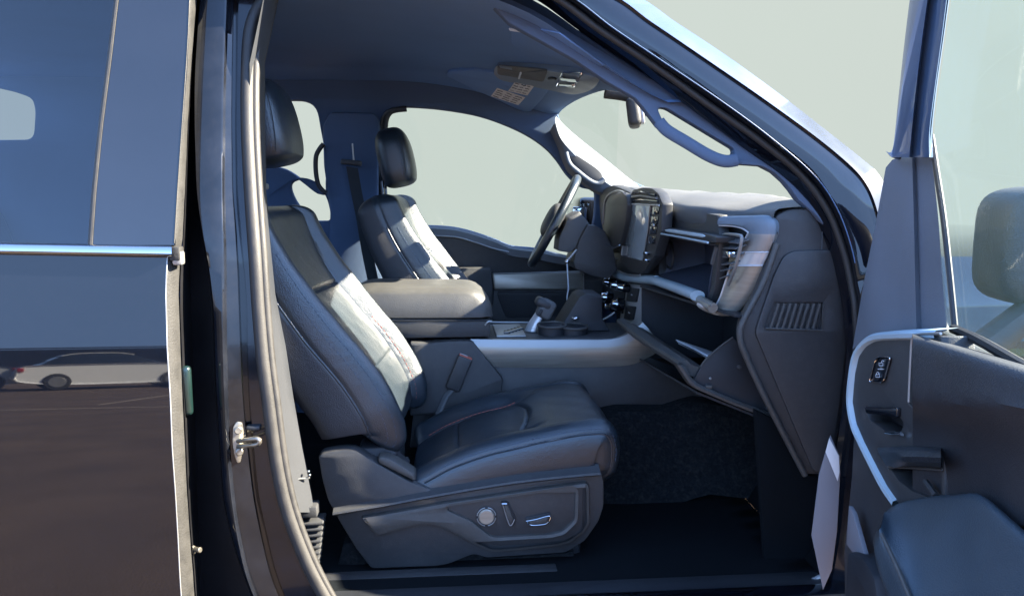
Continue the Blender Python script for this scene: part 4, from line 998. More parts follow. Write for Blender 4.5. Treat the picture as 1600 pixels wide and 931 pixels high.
for k0, k1, mm in ((0, 4, 'console_blue'), (4, 6, 'satin'), (6, 8, 'pale_metal'), (8, 13, 'bronze')):
    mb.grid([q[k0 * 6:k1 * 6 + 1] for q in prof_], mm)
for k in (6, 8): mb.tube([q[k * 6] + Vector((-.001, -.0005, 0)) for q in prof_[1:8]], .0016, 'white', 6)
mb.tube([p + Vector((-.004, 0, 0)) for p in prof_[1]], .0030, 'pale_metal', 8)
gp = [P(x, y, YT(x)) + Vector((-.010, -.002, 0)) for x, y in ((1146, 398), (1156, 396), (1153, 412), (1143, 413))]
mb.grid([[gp[0], gp[1]], [gp[3], gp[2]]], 'gloss')
mb.build('silver_end_trim', dash, sharp=40)
# lower rail: grab bar and silver strip
mb = MB(); bp_ = cr([PX(x, y, DX - .028) for x, y in ((1024, 438), (1058, 450), (1090, 462))], 16)
mb.tube(bp_, [.021] * 16, 'teal', 14, flat=.72, up=(0, 0, 1)); mb.build('grab_bar', dash)
mb = MB(); mb.tube(cr([PX(x, y, DX - .020) for x, y in ((1086, 464), (1098, 471), (1108, 477), (1114, 481))], 16), .014, 'bronze', 10)
mb.tube(cr([PX(x, y, DX - .030) for x, y in ((1090, 466), (1104, 473), (1112, 478))], 16), .0028, 'satin', 6); mb.build('lower_trim', dash)
mb = MB(); mb.tube(cr([PX(x, y, DX - .03) for x, y in ((953, 412), (958, 424), (975, 433), (1000, 436), (1026, 438))], 24), .016, 'teal', 10)
mb.tube(cr([PX(x, y, DX - .045) for x, y in ((964, 404), (958, 414), (966, 423), (984, 430), (1000, 430))], 24), .004, 'satin', 8); mb.build('screen_shelf', dash)
# touch screen
mb = MB(); SX = DX - .055
mb.plate([(968, 412), (974, 370), (981, 312), (988, 297), (1003, 293), (1018, 294), (1028, 302), (1035, 318), (1033, 362), (1022, 400), (1003, 428), (985, 424)], 'plastic', xplane(SX), th=.035, bev=.004, r=3)
scr = mb.build('touch_screen', dash)
mb = MB(); mb.plate([(982, 320), (1016, 320), (1011, 365), (1003, 408), (970, 399), (976, 360)], 'screen', xplane(SX - .004), th=.006, bev=.001, r=2)
mb.build('screen_panel', scr)
mb = MB(); mb.tube(cr([PX(x, y, SX - .006) for x, y in ((971, 398), (977, 360), (982, 322), (984, 319), (1014, 320), (1030, 321))], 30), .003, 'pale_metal', 6)
mb.tube([PX(x, y, SX - .004) for x, y in ((1016, 320), (1012, 362), (1004, 407))], .002, 'satin', 6); mb.build('screen_rim', scr)
mb = MB()
for k in range(4):
    t = k / 4; mb.plate([(lerp(1018, 1009, t), lerp(323, 385, t)), (lerp(1030, 1022, t), lerp(323, 385, t)), (lerp(1028, 1021, t), lerp(335, 397, t)), (lerp(1017, 1008, t), lerp(335, 397, t))], 'gloss', xplane(SX - .003), th=.006, bev=.001)
for k in range(3): mb.tube([PX(985 + k * 2, 314 - 6 * k, SX - .004), PX(1002, 312 - 6 * k, SX - .006), PX(1028 - 2 * k, 315 - 5 * k, SX - .004)], .004, 'gloss' if k != 1 else 'satin', 8)
mb.ball(PX(1021, 352, SX - .008), (.006, .012, .006), 'chrome'); mb.build('screen_buttons', scr)
mb = MB()
for y in (396, 407): mb.box(PX(1011, y, SX + .0), (.02, .030, .012), 'chrome', bev=.003); mb.box(PX(1011, y + 1, SX - .008), (.012, .022, .006), 'gloss', bev=.001)
mb.build('toggle_switch', dash)
# centre stack below: two square buttons and a cluster of chrome knobs
mb = MB(); stx = xplane(DX - .015)
mb.plate([(976, 442), (1016, 447), (1010, 475), (1004, 515), (990, 530), (966, 520), (970, 480)], 'stack', stx, th=.12, bev=.006, r=3); stack = mb.build('stack_panel', dash)
for q in ([(981, 449), (997, 451), (993, 472), (978, 470)], [(978, 477), (992, 479), (988, 500), (974, 498)]):
    mb = MB(); mb.plate(q, 'plastic', xplane(DX - .022), th=.012, bev=.002, r=2); c_ = PX(sum(a for a, _ in q) / 4, sum(b for _, b in q) / 4, DX - .0225); mb.tube([c_ + Vector((-.001, -.008, 0)), c_ + Vector((-.001, .008, 0))], .002, 'white', 5); mb.build('square_button', stack)
mb = MB(); mb.plate([(940, 432), (978, 438), (972, 490), (940, 480)], 'dark', xplane(DX - .02), th=.05, bev=.004); kp = mb.build('knob_panel', dash)
for (x, y, r_) in ((951, 441, .020), (963, 446, .021), (973, 450, .017), (947, 465, .027), (964, 476, .027), (953, 480, .016)):
    mb = MB(); c_ = PX(x, y, DX - .05); ax_ = Vector((-1, 0, .15)); mb.cyl(c_ + Vector((.012, 0, 0)), ax_, r_, .03, 'gloss', 24, bev=.003); mb.cyl(c_ - Vector((.006, 0, -.001)), ax_, r_ * .92, .034, 'chrome', 24, r2=r_ * .72, bev=.003); mb.build('knob', kp)
# instrument cluster with hood
mb = MB(); mb.plate([(944, 380), (943, 345), (946, 316), (955, 304), (968, 300), (977, 303), (980, 318), (976, 350), (968, 384), (958, 388)], 'plastic', xplane(DX - .08), th=.03, bev=.010, r=6)
mb.tube(cr([PX(x, y, DX - .10) for x, y in ((942, 350), (945, 318), (952, 304), (966, 299), (976, 302))], 20), .005, 'satin', 8)
mb.tube(cr([PX(x, y, DX - .10) for x, y in ((944, 380), (958, 387), (968, 383))], 12), .003, 'chrome', 6); mb.build('instrument_cluster', dash)
mb = MB(); mb.plate([(934, 300), (956, 288), (985, 300), (990, 330), (978, 395), (950, 395), (938, 345)], 'plastic', xplane(DX - .04), th=.05, bev=.01, r=6); mb.build('cluster_hood', dash)
# far end of the dash, driver's vent
mb = MB(); mb.plate([(888, 318), (930, 316), (932, 342), (925, 346), (920, 322), (890, 322)], 'gloss', P(905, 330, 1.7).to_tuple() and xplane(DX - .03), th=.03, bev=.004); mb.build('driver_vent_frame', dash)
mb = MB(); mb.box((DX + .12, 1.35, 1.14), (.26, .80, .26), 'plastic', bev=.03); mb.build('driver_dash_body', dash)
mb = MB(); mb.box((DX + .14, 1.35, .86), (.22, .76, .28), 'dark', bev=.03); mb.build('knee_bolster', dash)
# ---- lower glove box: dark cavity, open door lying forward, near wall of the bin
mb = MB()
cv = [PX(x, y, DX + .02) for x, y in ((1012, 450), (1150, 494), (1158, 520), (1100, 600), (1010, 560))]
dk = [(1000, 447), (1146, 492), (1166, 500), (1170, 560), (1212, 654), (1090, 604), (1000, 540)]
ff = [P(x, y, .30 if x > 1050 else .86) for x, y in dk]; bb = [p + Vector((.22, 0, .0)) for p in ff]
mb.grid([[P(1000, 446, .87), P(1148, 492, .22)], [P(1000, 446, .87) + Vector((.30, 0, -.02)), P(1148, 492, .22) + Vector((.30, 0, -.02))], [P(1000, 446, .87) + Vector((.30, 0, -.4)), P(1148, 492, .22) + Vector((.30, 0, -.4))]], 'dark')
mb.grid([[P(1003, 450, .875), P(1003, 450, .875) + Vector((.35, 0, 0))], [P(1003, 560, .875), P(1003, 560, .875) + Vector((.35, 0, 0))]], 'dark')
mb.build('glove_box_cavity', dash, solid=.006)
mb = MB()
# the door: outer skin (underside), thick upper lip
a0, a1 = P(967, 501, .87), P(1063, 567, .30)
lip = [(0, 0, 0), (-.010, 0, .004), (-.004, 0, .016), (.010, 0, .020), (.024, 0, .016)]
def dr(p0, p1, t): return p0.lerp(p1, t)
secs = []
for t in [k / 24 for k in range(25)]:
    p = dr(a0, a1, t); bulge = .010 * math.sin(math.pi * t)
    secs.append([p + Vector((.25, 0, -.155)), p + Vector((.12, 0, -.085)), p + Vector((.02, 0, -.030)), p + Vector((-.004 - bulge, 0, -.012)), p + Vector((-.008 - bulge, 0, -.001)), p + Vector((-.004 - bulge, 0, .006)), p + Vector((.016, 0, .008)), p + Vector((.022, 0, .004)), p + Vector((.028, 0, -.004)), p + Vector((.05, 0, -.012)), p + Vector((.07, 0, -.018)), p + Vector((.074, 0, -.030))])
mb.grid(secs, 'plastic_lt', caps=True)
gd = mb.build('glove_box_door', dash, sharp=30)
mb = MB()                                                           # near wall of the bin: fan shape with screws
fan = [(1084, 594), (1096, 572), (1104, 561), (1114, 551), (1128, 540), (1145, 528), (1160, 540), (1185, 590), (1213, 655), (1150, 632), (1100, 610)]
mb.plate(fan, 'dark', yplane(.285), th=.012, bev=.002); mb.tube(cr([P(x, y, .283) for x, y in ((1095, 573), (1104, 560), (1128, 539), (1145, 527))], 16), .0022, 'plastic_lt', 6)
for q, m_n in (((1110, 591), 'satin'), ((1121, 615), 'chrome'), ((1155, 573), 'plastic'), ((1200, 638), 'plastic')): mb.cyl(P(q[0], q[1], .282), (0, -1, 0), .0035 if m_n != 'plastic' else .006, .005, m_n, 14, bev=.001)
mb.box(P(1107, 604, .279), (.018, .012, .010), 'plastic_lt', bev=.002)
mb.build('bin_side_wall', dash)
mb = MB()                                                           # edge of the open door towards us
e_ = [(1058, 570), (1068, 585), (1076, 597), (1086, 606), (1110, 617), (1150, 634), (1212, 658)]
e2 = [(1066, 569), (1074, 578), (1081, 590), (1092, 600), (1112, 609), (1152, 626), (1214, 649)]
A_, B_ = cr([P(x, y, .268) for x, y in e_], 30), cr([P(x, y, .272) for x, y in e2], 30)
mb.grid([[p + Vector((0, .03, -.004)) for p in A_], A_, [a.lerp(b, .5) + Vector((0, -.004, 0)) for a, b in zip(A_, B_)], B_, [p + Vector((0, .03, 0)) for p in B_]], 'plastic_lt'); mb.build('glove_door_edge', dash)
# under-dash panel
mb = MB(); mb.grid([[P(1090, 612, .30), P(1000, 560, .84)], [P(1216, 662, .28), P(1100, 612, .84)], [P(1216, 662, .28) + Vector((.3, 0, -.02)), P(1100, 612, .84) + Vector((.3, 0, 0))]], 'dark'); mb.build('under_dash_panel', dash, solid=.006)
# ---- dash end panel facing the door, side vent
EY = .205
mb = MB()
endo = [(1211, 337), (1232, 326), (1276, 323), (1300, 352), (1322, 420), (1330, 520), (1322, 620), (1300, 742), (1258, 742), (1230, 690), (1190, 612), (1160, 545), (1156, 520), (1160, 500), (1186, 452), (1204, 402), (1212, 366)]
mb.plate(endo, 'plastic', yplane(EY), th=.04, bev=.010, r=8); mb.build('end_panel', dash)
mb = MB()
inner = [(1225, 400), (1240, 392), (1300, 390), (1318, 430), (1326, 520), (1312, 640), (1296, 738), (1272, 738), (1180, 520), (1186, 500), (1210, 430)]
mb.plate(inner, 'plastic', yplane(EY - .008), th=.012, bev=.004, r=8, holes=[rpoly([(1209, 473), (1287, 473), (1284, 515), (1196, 513)], 3)]); ei = mb.build('end_panel_cover', dash)
mb = MB()
mb.tube(cr([P(x, y, EY - .010) for x, y in ((1214, 380), (1193, 440), (1162, 500), (1156, 522), (1162, 548), (1194, 618), (1236, 700), (1258, 742))], 50), .008, 'plastic_lt', 10); mb.build('end_panel_rim', dash)
mb = MB()
mb.grid([[P(1206, 472, EY + .008), P(1288, 472, EY + .008)], [P(1194, 515, EY + .008), P(1286, 516, EY + .008)]], 'dark')
for k in range(8):
    x0 = 1216 + k * 9.2; mb.tube([P(x0, 474, EY - .008), P(x0 - 13 + k * .3, 513, EY - .008)], .0042, 'plastic_lt', 4, flat=.8)
mb.tube([P(x, y, EY - .010) for x, y in ((1196, 513), (1284, 516), (1287, 474))], .0026, 'plastic_lt', 6); mb.build('side_vent', dash)
# A-post lower trim between the dash end and the door hinge
mb = MB()
col_ = [[P(x0, y, .17), P((x0 + x1) / 2, y, .155), P(x1, y, .10), P(x1 + 24, y, .085), P(x1 + 70, y, .12)] for y, x0, x1 in ((500, 1330, 1342), (540, 1324, 1340), (640, 1316, 1334), (740, 1300, 1322), (840, 1284, 1312), (960, 1262, 1290), (1040, 1244, 1275))]
mb.grid([cr(list(r_), 30) for r_ in zip(*col_)], 'jamb'); mb.build('hinge_post', truck, solid=.004)
mb = MB(); mb.plate([(1180, 640), (1220, 660), (1258, 742), (1300, 742), (1290, 860), (1272, 960), (1200, 960)], 'carpet', yplane(.24), th=.02, bev=.004); mb.build('kick_panel', truck)
mb = MB(); a = P(1208, 935, .12); b = P(1282, 900, .12); mb.tube([a, a.lerp(b, .5), b], .006, 'satin', 8); mb.grid([[a + Vector((0, -.004, -.004)), b + Vector((0, -.004, -.004))], [a + Vector((0, -.01, -.05)), b + Vector((0, -.01, -.05))]], 'tunnel'); mb.build('sill_plate', truck, solid=.003)
# ---- papers in the glove box
mb = MB()
pc_ = [P(1054, 531, .62), P(1060, 528, .64), P(1110, 556, .40), P(1102, 566, .38)]
for k in range(3):
    o_ = Vector((.004 * k, 0, -.006 * k)); q0, q1 = P(1056, 530, .64) + o_, P(1108, 556, .38) + o_ + Vector((0, .004 * k, 0))
    mb.grid([[q0, q0.lerp(q1, .5) + Vector((0, 0, .002)), q1], [q0 + Vector((.16, 0, -.055)), q0.lerp(q1, .5) + Vector((.16, 0, -.055)), q1 + Vector((.16, 0, -.055))]], 'paper')
    mb.grid([[q0 + Vector((0, 0, -.0035)), q1 + Vector((0, 0, -.0035))], [q0 + Vector((.16, 0, -.0585)), q1 + Vector((.16, 0, -.0585))]], 'dark' if k else 'paper')
tag(mb.build('papers', solid=.0016), 'white folded papers lying in the open lower glove box', 'papers')
# ================================================================== STEERING
sw = empty('steering_wheel', P(866, 348, 1.43), truck)
cw = P(866, 346, 1.43); top, bot = P(903, 278, 1.43), P(829, 416, 1.43)
up = (top - bot).normalized(); rad = (top - bot).length / 2; lat = Vector((.11, .994, 0)); nrm_ = up.cross(lat).normalized()
if nrm_.x > 0: nrm_ = -nrm_
mb = MB(); rr = rad * .96
mb.tube([cw + (up * math.cos(a) + lat * math.sin(a) * .98) * rr for a in [2 * math.pi * i / 64 for i in range(64)]], .017, 'leather', 12, closed=True); mb.build('rim', sw)
mb = MB(); rt = Matrix((nrm_, lat, up)).transposed()
mb.ball(cw + nrm_ * .005, (.036, .095, .075), 'plastic', rt, p=2.8)
for s_ in (-1, 1): mb.tube([cw + lat * .06 * s_, cw + lat * rr * s_ * .97 - nrm_ * .004], [.024, .020], 'satin', 10, flat=.5, up=nrm_)
mb.tube([cw - up * .05, cw - up * rr * .97], [.026, .022], 'satin', 10, flat=.5, up=nrm_); mb.build('hub', sw)
mb = MB(); mb.plate([(888, 340), (905, 330), (918, 346), (925, 356), (915, 375), (890, 395), (872, 392), (874, 372)], 'padlt', yplane(1.36), th=.14, bev=.004, r=2)
mb.plate([(896, 410), (905, 376), (918, 351), (930, 352), (946, 362), (958, 388), (965, 422), (950, 436), (925, 431), (900, 421)], 'plastic', yplane(1.33), th=.2, bev=.005, r=2); mb.build('column_cover', sw)
mb = MB(); mb.tube([P(886, 408, 1.34), P(893, 400, 1.33), P(901, 390, 1.33)], [.009, .006, .005], 'satin', 8); mb.ball(P(886, 409, 1.335), (.010, .010, .010), 'chrome'); mb.build('stalk', sw)
mb = MB(); mb.tube(cr([P(886, 412, 1.30), P(887, 430, 1.29), P(888, 450, 1.285), P(886, 466, 1.28), P(889, 480, 1.27)], 24), .0028, 'white', 6)
tag(mb.build('charging_cable'), 'thin pale cable hanging below the steering column stalk', 'cable')
# ================================================================== DRIVER DOOR
dd = empty('driver_door', (.3, 1.8, .9), truck); DY = 1.755
mb = MB()
blt = [(560, 354), (640, 353), (690, 354), (725, 359), (770, 373), (800, 385), (838, 390), (880, 398), (940, 402)]
top_ = cr([P(x, y, DY + .03) for x, y in blt], 50)
up_ = cr([P(x, y + 4, DY + .005) for x, y in blt], 50)
b1 = cr([P(x, y + 15, DY - .004) for x, y in blt], 50); b2 = cr([P(x, y + 17, DY + .006) for x, y in blt], 50)
mb.grid([top_, up_, b1, b2], 'padlt')
mb.grid([b2, [Vector((p.x, DY + .02, P(700, 430, DY).z)) for p in b2], [Vector((p.x, DY - .02, P(700, 440, DY).z)) for p in b2], [Vector((p.x, DY - .03, P(700, 500, DY).z)) for p in b2], [Vector((p.x, DY - .01, .5)) for p in b2]], 'plastic'); mb.build('door_panel', dd)
mb = MB(); mb.tube(cr([P(x, y, DY - .008) for x, y in ((648, 368), (690, 369), (715, 371), (740, 378), (770, 388), (795, 394))], 30), .0035, 'satin', 8); mb.build('trim_strip', dd)
mb = MB(); mb.plate([(769, 428), (910, 425), (914, 453), (772, 453)], 'bronze', yplane(DY - .05), th=.05, bev=.008, r=3); mb.tube([P(x, y, DY - .052) for x, y in ((770, 428), (840, 426), (905, 424), (912, 428), (912, 455))], .003, 'satin', 6); mb.build('armrest_front', dd)
mb = MB(); mb.plate([(660, 420), (768, 418), (772, 455), (770, 480), (680, 480)], 'plastic', yplane(DY - .055), th=.06, bev=.012, r=5); mb.build('armrest', dd)
mb = MB(); mb.plate([(775, 456), (905, 456), (895, 495), (790, 500)], 'dark', yplane(DY - .03), th=.03, bev=.008, r=8); mb.build('door_pocket', dd)
mb = MB(); mb.grid([[fw(P(x, y, 1.84)) for x in (560, 760, 960)] for y in (150, 280, 420)], 'farglass'); mb.build('door_window', dd)
# far mirror seen through the driver's window
mb = MB(); mb.box(P(918, 333, 1.98), (.12, .20, .15), 'gloss', bev=.03, seg=3); mb.build('side_mirror', dd)
mb = MB(); mb.box(P(908, 334, 1.95) + Vector((-.02, 0, 0)), (.07, .16, .07), 'chrome', bev=.01); mb.build('mirror_glass', dd)
# ================================================================== OPEN PASSENGER DOOR
door = empty('passenger_door', (.9, .03, .6), truck)
DH = Vector((.90, .03, 0)); DN = Vector((-.985, .17, 0)).normalized(); DD = Vector((-.17, -.985, 0)).normalized()
def PD(px, py, off=0.0): return PN(px, py, DH + DN * off, DN)
def dplane(off): return (DH + DN * off + Vector((0, 0, 1)), DN)
# inner panel
mb = MB()
panel = [(1388, 262), (1400, 240), (1430, 232), (1438, 250), (1452, 380), (1466, 515), (1520, 545), (1600, 572), (1760, 660), (2060, 840), (2060, 1900), (1400, 1300), (1320, 1000), (1318, 860), (1330, 740), (1334, 660), (1322, 600), (1332, 540), (1352, 440), (1372, 330)]
mb.plate(panel, 'plastic', dplane(.0), th=.02, bev=.006, r=6); mb.build('inner_panel', door)
# sail panel and the raked front frame of the window
mb = MB(); lean = lambda p: p + DN * max(0, (p.z - 1.30)) * .0
fr = []
def PF(px, py, d=0): 
    off = 0.02
    for _ in range(8):
        p = PD(px, py, off + d); off = 0.02 + max(0, p.z - 1.40) * .32
    return p
cols = ([(1384, 236, 0), (1395, 232, 0), (1404, 150, 0), (1414, 60, 0), (1424, -20, 0), (1436, -110, 0)], [(1393, 246, .012), (1401, 232, .012), (1410, 150, .012), (1420, 60, .012), (1430, -20, .012), (1442, -110, .012)], [(1421, 246, .016), (1422, 232, .016), (1430, 150, .016), (1441, 60, .016), (1452, -20, .016), (1464, -110, .016)], [(1425, 246, .006), (1426, 232, .006), (1434, 150, .006), (1445, 60, .006), (1455, -20, .006), (1467, -110, .006)], [(1437, 246, .006), (1436, 232, .006), (1444, 150, .006), (1456, 60, .006), (1466, -20, .006), (1478, -110, .006)], [(1441, 246, .014), (1440, 232, .014), (1448, 150, .014), (1460, 60, .014), (1470, -20, .014), (1482, -110, .014)], [(1452, 246, .012), (1452, 205, .012), (1460, 140, .012), (1471, 60, .012), (1481, -20, .012), (1493, -110, .012)], [(1458, 246, -.02), (1457, 205, -.02), (1464, 140, -.02), (1475, 60, -.02), (1486, -20, -.02), (1498, -110, -.02)])
mb.grid([cr([PF(x, y, d) for x, y, d in c], 40) for c in cols], 'frame'); mb.build('window_frame', door, solid=.012, sharp=50)
mb = MB()
sail = ([(1384, 262), (1368, 350), (1350, 440), (1332, 545)], [(1394, 250), (1384, 350), (1370, 440), (1356, 530)], [(1425, 236), (1428, 350), (1430, 440), (1432, 522)], [(1430, 236), (1434, 350), (1437, 440), (1440, 522)], [(1446, 216), (1458, 350), (1463, 440), (1468, 520)], [(1452, 212), (1466, 340), (1472, 430), (1480, 516)])
offs = (.0, .016, .020, .010, .012, .016)
mb.grid([cr([PD(x, y, o) for x, y in c], 40) for c, o in zip(sail, offs)], 'sail'); mb.build('sail_panel', door, sharp=50)
mb = MB(); mb.tube(cr([PD(x, y, .004) for x, y in ((1455, 212), (1462, 260), (1474, 340), (1484, 430), (1492, 512))], 30), .005, 'dark', 8)
mb.tube(cr([PD(x, y, .012) for x, y in ((1490, 514), (1530, 532), (1600, 572), (1720, 640))], 20), .008, 'rubber', 8); mb.build('window_seal', door)
# window glass
def Q(s_, z, o=0.0): return DH + DD * s_ + DN * (o + .02 + max(0, z - 1.40) * .32) + Vector((0, 0, z))
lead = sorted(((p.z, (p - DH).dot(DD)) for p in [PD(1488, 512, .01), PD(1474, 340, .01)] + [PF(x, y, .006) for x, y in ((1456, 205), (1464, 140), (1475, 60), (1486, -20), (1498, -110))]))
def s_at(z): return ip(lead, z) if z > lead[0][0] else lead[0][1]
mb = MB(); mb.grid([[Q(lerp(s_at(z) - .06, 1.14, k / 8), z, -.022) for k in range(9)] for z in [lerp(.98, 1.80, k / 24) for k in range(25)]], 'doorglass'); gl = mb.build('window_glass', door)
ft = PF(1486, -104); s0_ = (ft - DH).dot(DD)
mb = MB(); mb.tube(cr([ft, Q(s0_ + .10, ft.z + .045), Q(.75, 1.835), Q(1.02, 1.815), Q(1.13, 1.72), Q(1.155, 1.45), Q(1.155, 1.05)], 40), .030, 'frame', 10, flat=.6); mb.build('upper_frame', door)
# switch bezel: plate with a pale edge ribbon
BZ = [(1466, 522), (1440, 522), (1400, 523), (1368, 526), (1350, 536), (1338, 553), (1332, 580), (1328, 626), (1334, 664), (1346, 692), (1362, 724), (1382, 762), (1400, 788)]
mb = MB(); mb.plate([(1470, 524), (1440, 524), (1400, 526), (1370, 529), (1353, 539), (1341, 556), (1335, 582), (1331, 628), (1337, 662), (1349, 690), (1365, 722), (1385, 760), (1404, 788), (1476, 785), (1472, 600)], 'plastic', dplane(.058), th=.05, bev=.004, r=3, holes=[rpoly([(1352, 637), (1399, 638), (1403, 650), (1411, 660), (1407, 673), (1384, 674), (1371, 664), (1358, 656)], 4), rpoly([(1388, 728), (1468, 732), (1469, 774), (1448, 775), (1424, 766), (1404, 751)], 5)])
mb.plate([(1346, 630), (1474, 640), (1474, 780), (1400, 770)], 'dark', dplane(.016), th=.01, bev=.001); mb.build('switch_bezel', door)
mb = MB()
a_ = cr([PD(x, y, .058) for x, y in BZ], 60); c_ = sum(a_, Vector()) / len(a_)
def rib(w, o): 
    out = []
    for i, p in enumerate(a_):
        t = (a_[min(i + 1, 59)] - a_[max(i - 1, 0)]).normalized(); s_ = DN.cross(t).normalized()
        out.append(p + s_ * w + DN * o)
    return out
sgn = 1 if (rib(.01, 0)[30] - c_).length < (a_[30] - c_).length else -1
wv = lambda i: .5 + .5 * min(1, i / 18)
mb.grid([[p for p in rib(-sgn * .010, -.03)], rib(-sgn * .006, .002), rib(-sgn * .001, .007), rib(sgn * .006, .006), rib(sgn * .011, -.004)], 'teal'); mb.build('bezel_ribbon', door)
mb = MB(); mb.tube(cr([PD(x, y, .064) for x, y in ((1470, 521), (1440, 522), (1430, 524), (1425, 531), (1423, 560), (1421, 600), (1420, 628))], 40), .0022, 'satin', 8)
mb.tube(cr([PD(x, y, .060) for x, y in ((1420, 630), (1440, 655), (1468, 692))], 16), .0016, 'plastic_lt', 6); mb.build('trim_line', door)
# lock switch with its symbols
mb = MB(); q = [(1372, 558), (1391, 558), (1389, 566), (1382, 592), (1377, 597), (1359, 597), (1359, 592), (1366, 566)]
mb.plate(q, 'gloss', dplane(.062), th=.010, bev=.002, r=3); ls = mb.build('lock_switch', door)
mb = MB(); mb.tube([PD(p.x, p.y, .063) for p in rpoly(q, 3)], .0013, 'chrome', 6, closed=True)
mb.tube([PD(1372, 576.5, .0635), PD(1380, 576.5, .0635)], .0010, 'white', 5)
def padlock(cx, cy, open_):
    s = 1.0
    b_ = [(cx - 3 * s, cy), (cx + 3 * s, cy), (cx + 3 * s, cy + 4 * s), (cx - 3 * s, cy + 4 * s)]
    mb.tube([PD(x, y, .0635) for x, y in b_], .0007, 'white', 5, closed=True)
    sh = [(cx - 2, cy), (cx - 2, cy - 2), (cx, cy - 4), (cx + 2, cy - 2), (cx + 2, cy)] if not open_ else [(cx + 1, cy), (cx + 1, cy - 2.5), (cx + 3, cy - 4), (cx + 4.5, cy - 2.5)]
    mb.tube(cr([PD(x, y, .0635) for x, y in sh], 10), .0006, 'white', 5)
padlock(1376.5, 567, True); padlock(1371.5, 585, False); mb.build('lock_symbols', ls)
# release handle in its cup
mb = MB()
mb.plate([(1350, 634), (1401, 636), (1400, 652), (1352, 646)], 'gloss', dplane(.066), th=.010, bev=.003, r=3)
mb.tube(cr([PD(x, y, .064) for x, y in ((1384, 675), (1392, 676), (1400, 676), (1409, 678))], 10), .0042, 'chrome', 8, flat=.6); mb.build('release_handle', door)
# pull cup below it: padded brow, dark pocket
mb = MB(); rows = []
for (dy, o) in ((-2, .058), (0, .072), (6, .092), (14, .100), (22, .096), (28, .08), (29, .058)):
    rows.append([PD(lerp(1371, 1470, k / 16) + max(0, (dy - 4)) * (1 - k / 16) * .7, 701 + dy + 2 * math.sin(k / 16 * 3.1) * -1 + (1 - min(1, k / 5)) * dy * .12, .058 + (o - .058) * min(1, .15 + k / 6)) for k in range(17)])
mb.grid(rows, 'leather'); mb.build('pull_brow', door)
mb = MB(); mb.tube([PD(1388, 729, .066), PD(1430, 731, .066), PD(1472, 734, .066)], .0018, 'plastic_lt', 6)
mb.tube([PD(1446, 752, .066), PD(1462, 774, .066)], .005, 'plastic', 6); mb.build('pull_pocket', door)
# armrest
mb = MB(); rows = []
outl = [(1384, 800), (1400, 787), (1440, 777), (1490, 774), (1532, 776), (1580, 815), (1640, 870)]
near = [(1379, 832), (1392, 815), (1440, 806), (1500, 812), (1560, 840), (1620, 900), (1690, 980)]
edge = [(1376, 826), (1384, 850), (1404, 890), (1430, 945), (1470, 1020), (1540, 1150), (1640, 1320)]
und = [(1372, 850), (1378, 890), (1396, 940), (1418, 990), (1450, 1060), (1510, 1200), (1600, 1380)]
e0 = cr([PD(x, y, .055) for x, y in outl], 30); e1 = cr([PD(x, y, .075) for x, y in [(a + 1, b + 4) for a, b in outl]], 30)
e3 = cr([PD(x, y, .150) for x, y in edge], 30); e4 = cr([PD(x, y, .145) for x, y in und], 30)
for i in range(30):
    a, b, c_, d_ = e0[i], e1[i], e3[i], e4[i]
    rows.append(cr([a, b, b.lerp(c_, .33) + Vector((0, 0, .012)), b.lerp(c_, .7) + Vector((0, 0, .012)), c_ + Vector((0, 0, .002)), c_.lerp(d_, .35) + DN * .006, d_, d_ + DN * -.09], 36))
mb.grid(rows, 'door_pad', caps=True); mb.build('armrest', door, sharp=70)
mb = MB(); mb.tube([p + DN * .002 + Vector((0, 0, -.004)) for p in cr([PD(x, y, .152) for x, y in ((1380, 830), (1404, 880), (1432, 945), (1475, 1030))], 24)], .003, 'plastic_lt', 6); mb.build('armrest_piping', door)
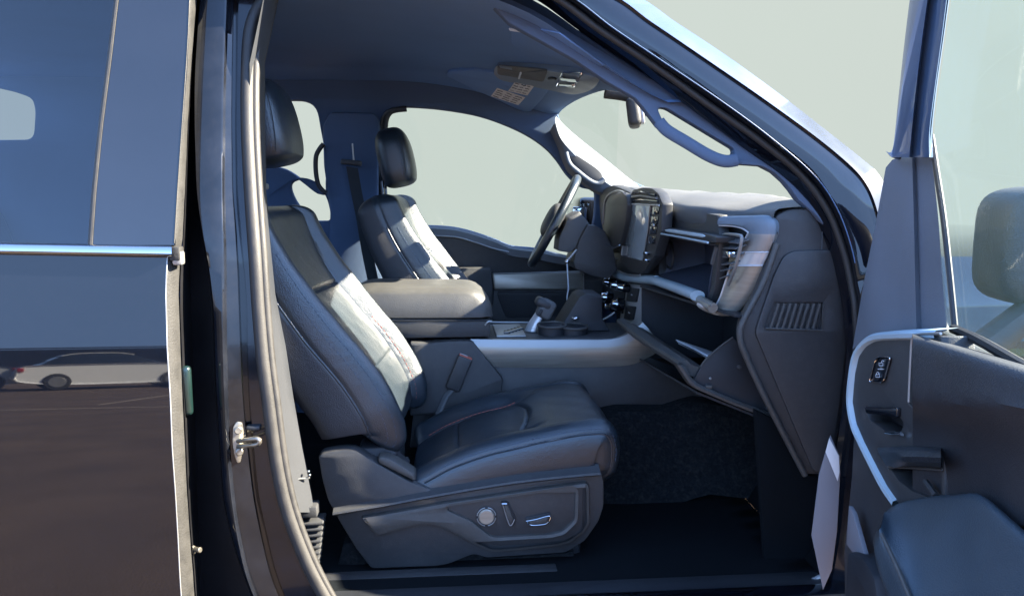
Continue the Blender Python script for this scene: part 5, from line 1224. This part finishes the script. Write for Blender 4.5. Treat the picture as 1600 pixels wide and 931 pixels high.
# padded upper trim behind the bezel
mb = MB(); rows = []
for y0, o in ((516, -.01), (521, .050), (530, .088), (575, .100), (622, .104), (636, .096), (680, .062), (775, .050)):
    rows.append([PD(x, y0 + (x - 1430) * (.34 if y0 < 600 else .10 if y0 < 660 else .3) * .9, o) for x in [lerp(1426, 2050, k / 34) for k in range(35)]])
rows = [list(c) for c in zip(*[cr(list(c), 40) for c in zip(*rows)])]
mb.grid(rows, 'leather_side'); pad = mb.build('upper_pad', door)
# pale plates at the door's front edge, lower shell
mb = MB(); mb.plate([(1298, 680), (1312, 712), (1313, 740), (1308, 830), (1300, 890), (1286, 921), (1268, 836), (1280, 740)], 'plate', (P(1290, 800, -.01), (-.35, -1, .05)), th=.006, bev=.001)
mb.plate([(1296, 684), (1311, 712), (1312, 738), (1309, 752), (1290, 706)], 'label', (P(1290, 720, -.018), (-.35, -1, .05)), th=.003, bev=.001); mb.build('edge_plate', door)
mb = MB(); mb.plate([(1326, 790), (1332, 800), (1352, 872), (1345, 880), (1322, 850)], 'plate', dplane(.03), th=.01, bev=.002)
mb.build('lower_liner', door)
mb = MB(); mb.plate([(1322, 860), (1345, 868), (1364, 900), (1372, 960), (1340, 1010), (1316, 980)], 'dark', dplane(.05), th=.06, bev=.012, r=6); mb.build('map_pocket', door)
# outer skin and door mirror
mb = MB(); rows = []
for s_ in [lerp(-.02, 1.16, k / 16) for k in range(17)]:
    rows.append([DH + DD * s_ + DN * o + Vector((0, 0, z)) for z, o in ((.50, -.10), (.62, -.14), (.85, -.15), (1.0, -.13), (1.07, -.085), (1.09, -.05))])
mb.grid(rows, 'paint'); mb.build('outer_skin', door, solid=.006)
mb = MB(); mc = PN(1680, 384, DH + DN * -.27, DN)
rt = Matrix((DD, -DN, Vector((0, 0, 1)))).transposed()
mb.ball(mc, (.080, .15, .105), 'leather_side', rt, p=5.0); mr = mb.build('side_mirror', door)
mb = MB(); mb.box(mc - DD * -.078, (.012, .22, .17), 'door_pad', rt, bev=.004); mb.build('mirror_glass', mr)
mb = MB(); mb.tube([mc - Vector((0, 0, .06)), DH + DD * .46 + DN * -.05 + Vector((0, 0, 1.07))], [.040, .050], 'dark', 12, flat=.6); mb.build('mirror_arm', mr)
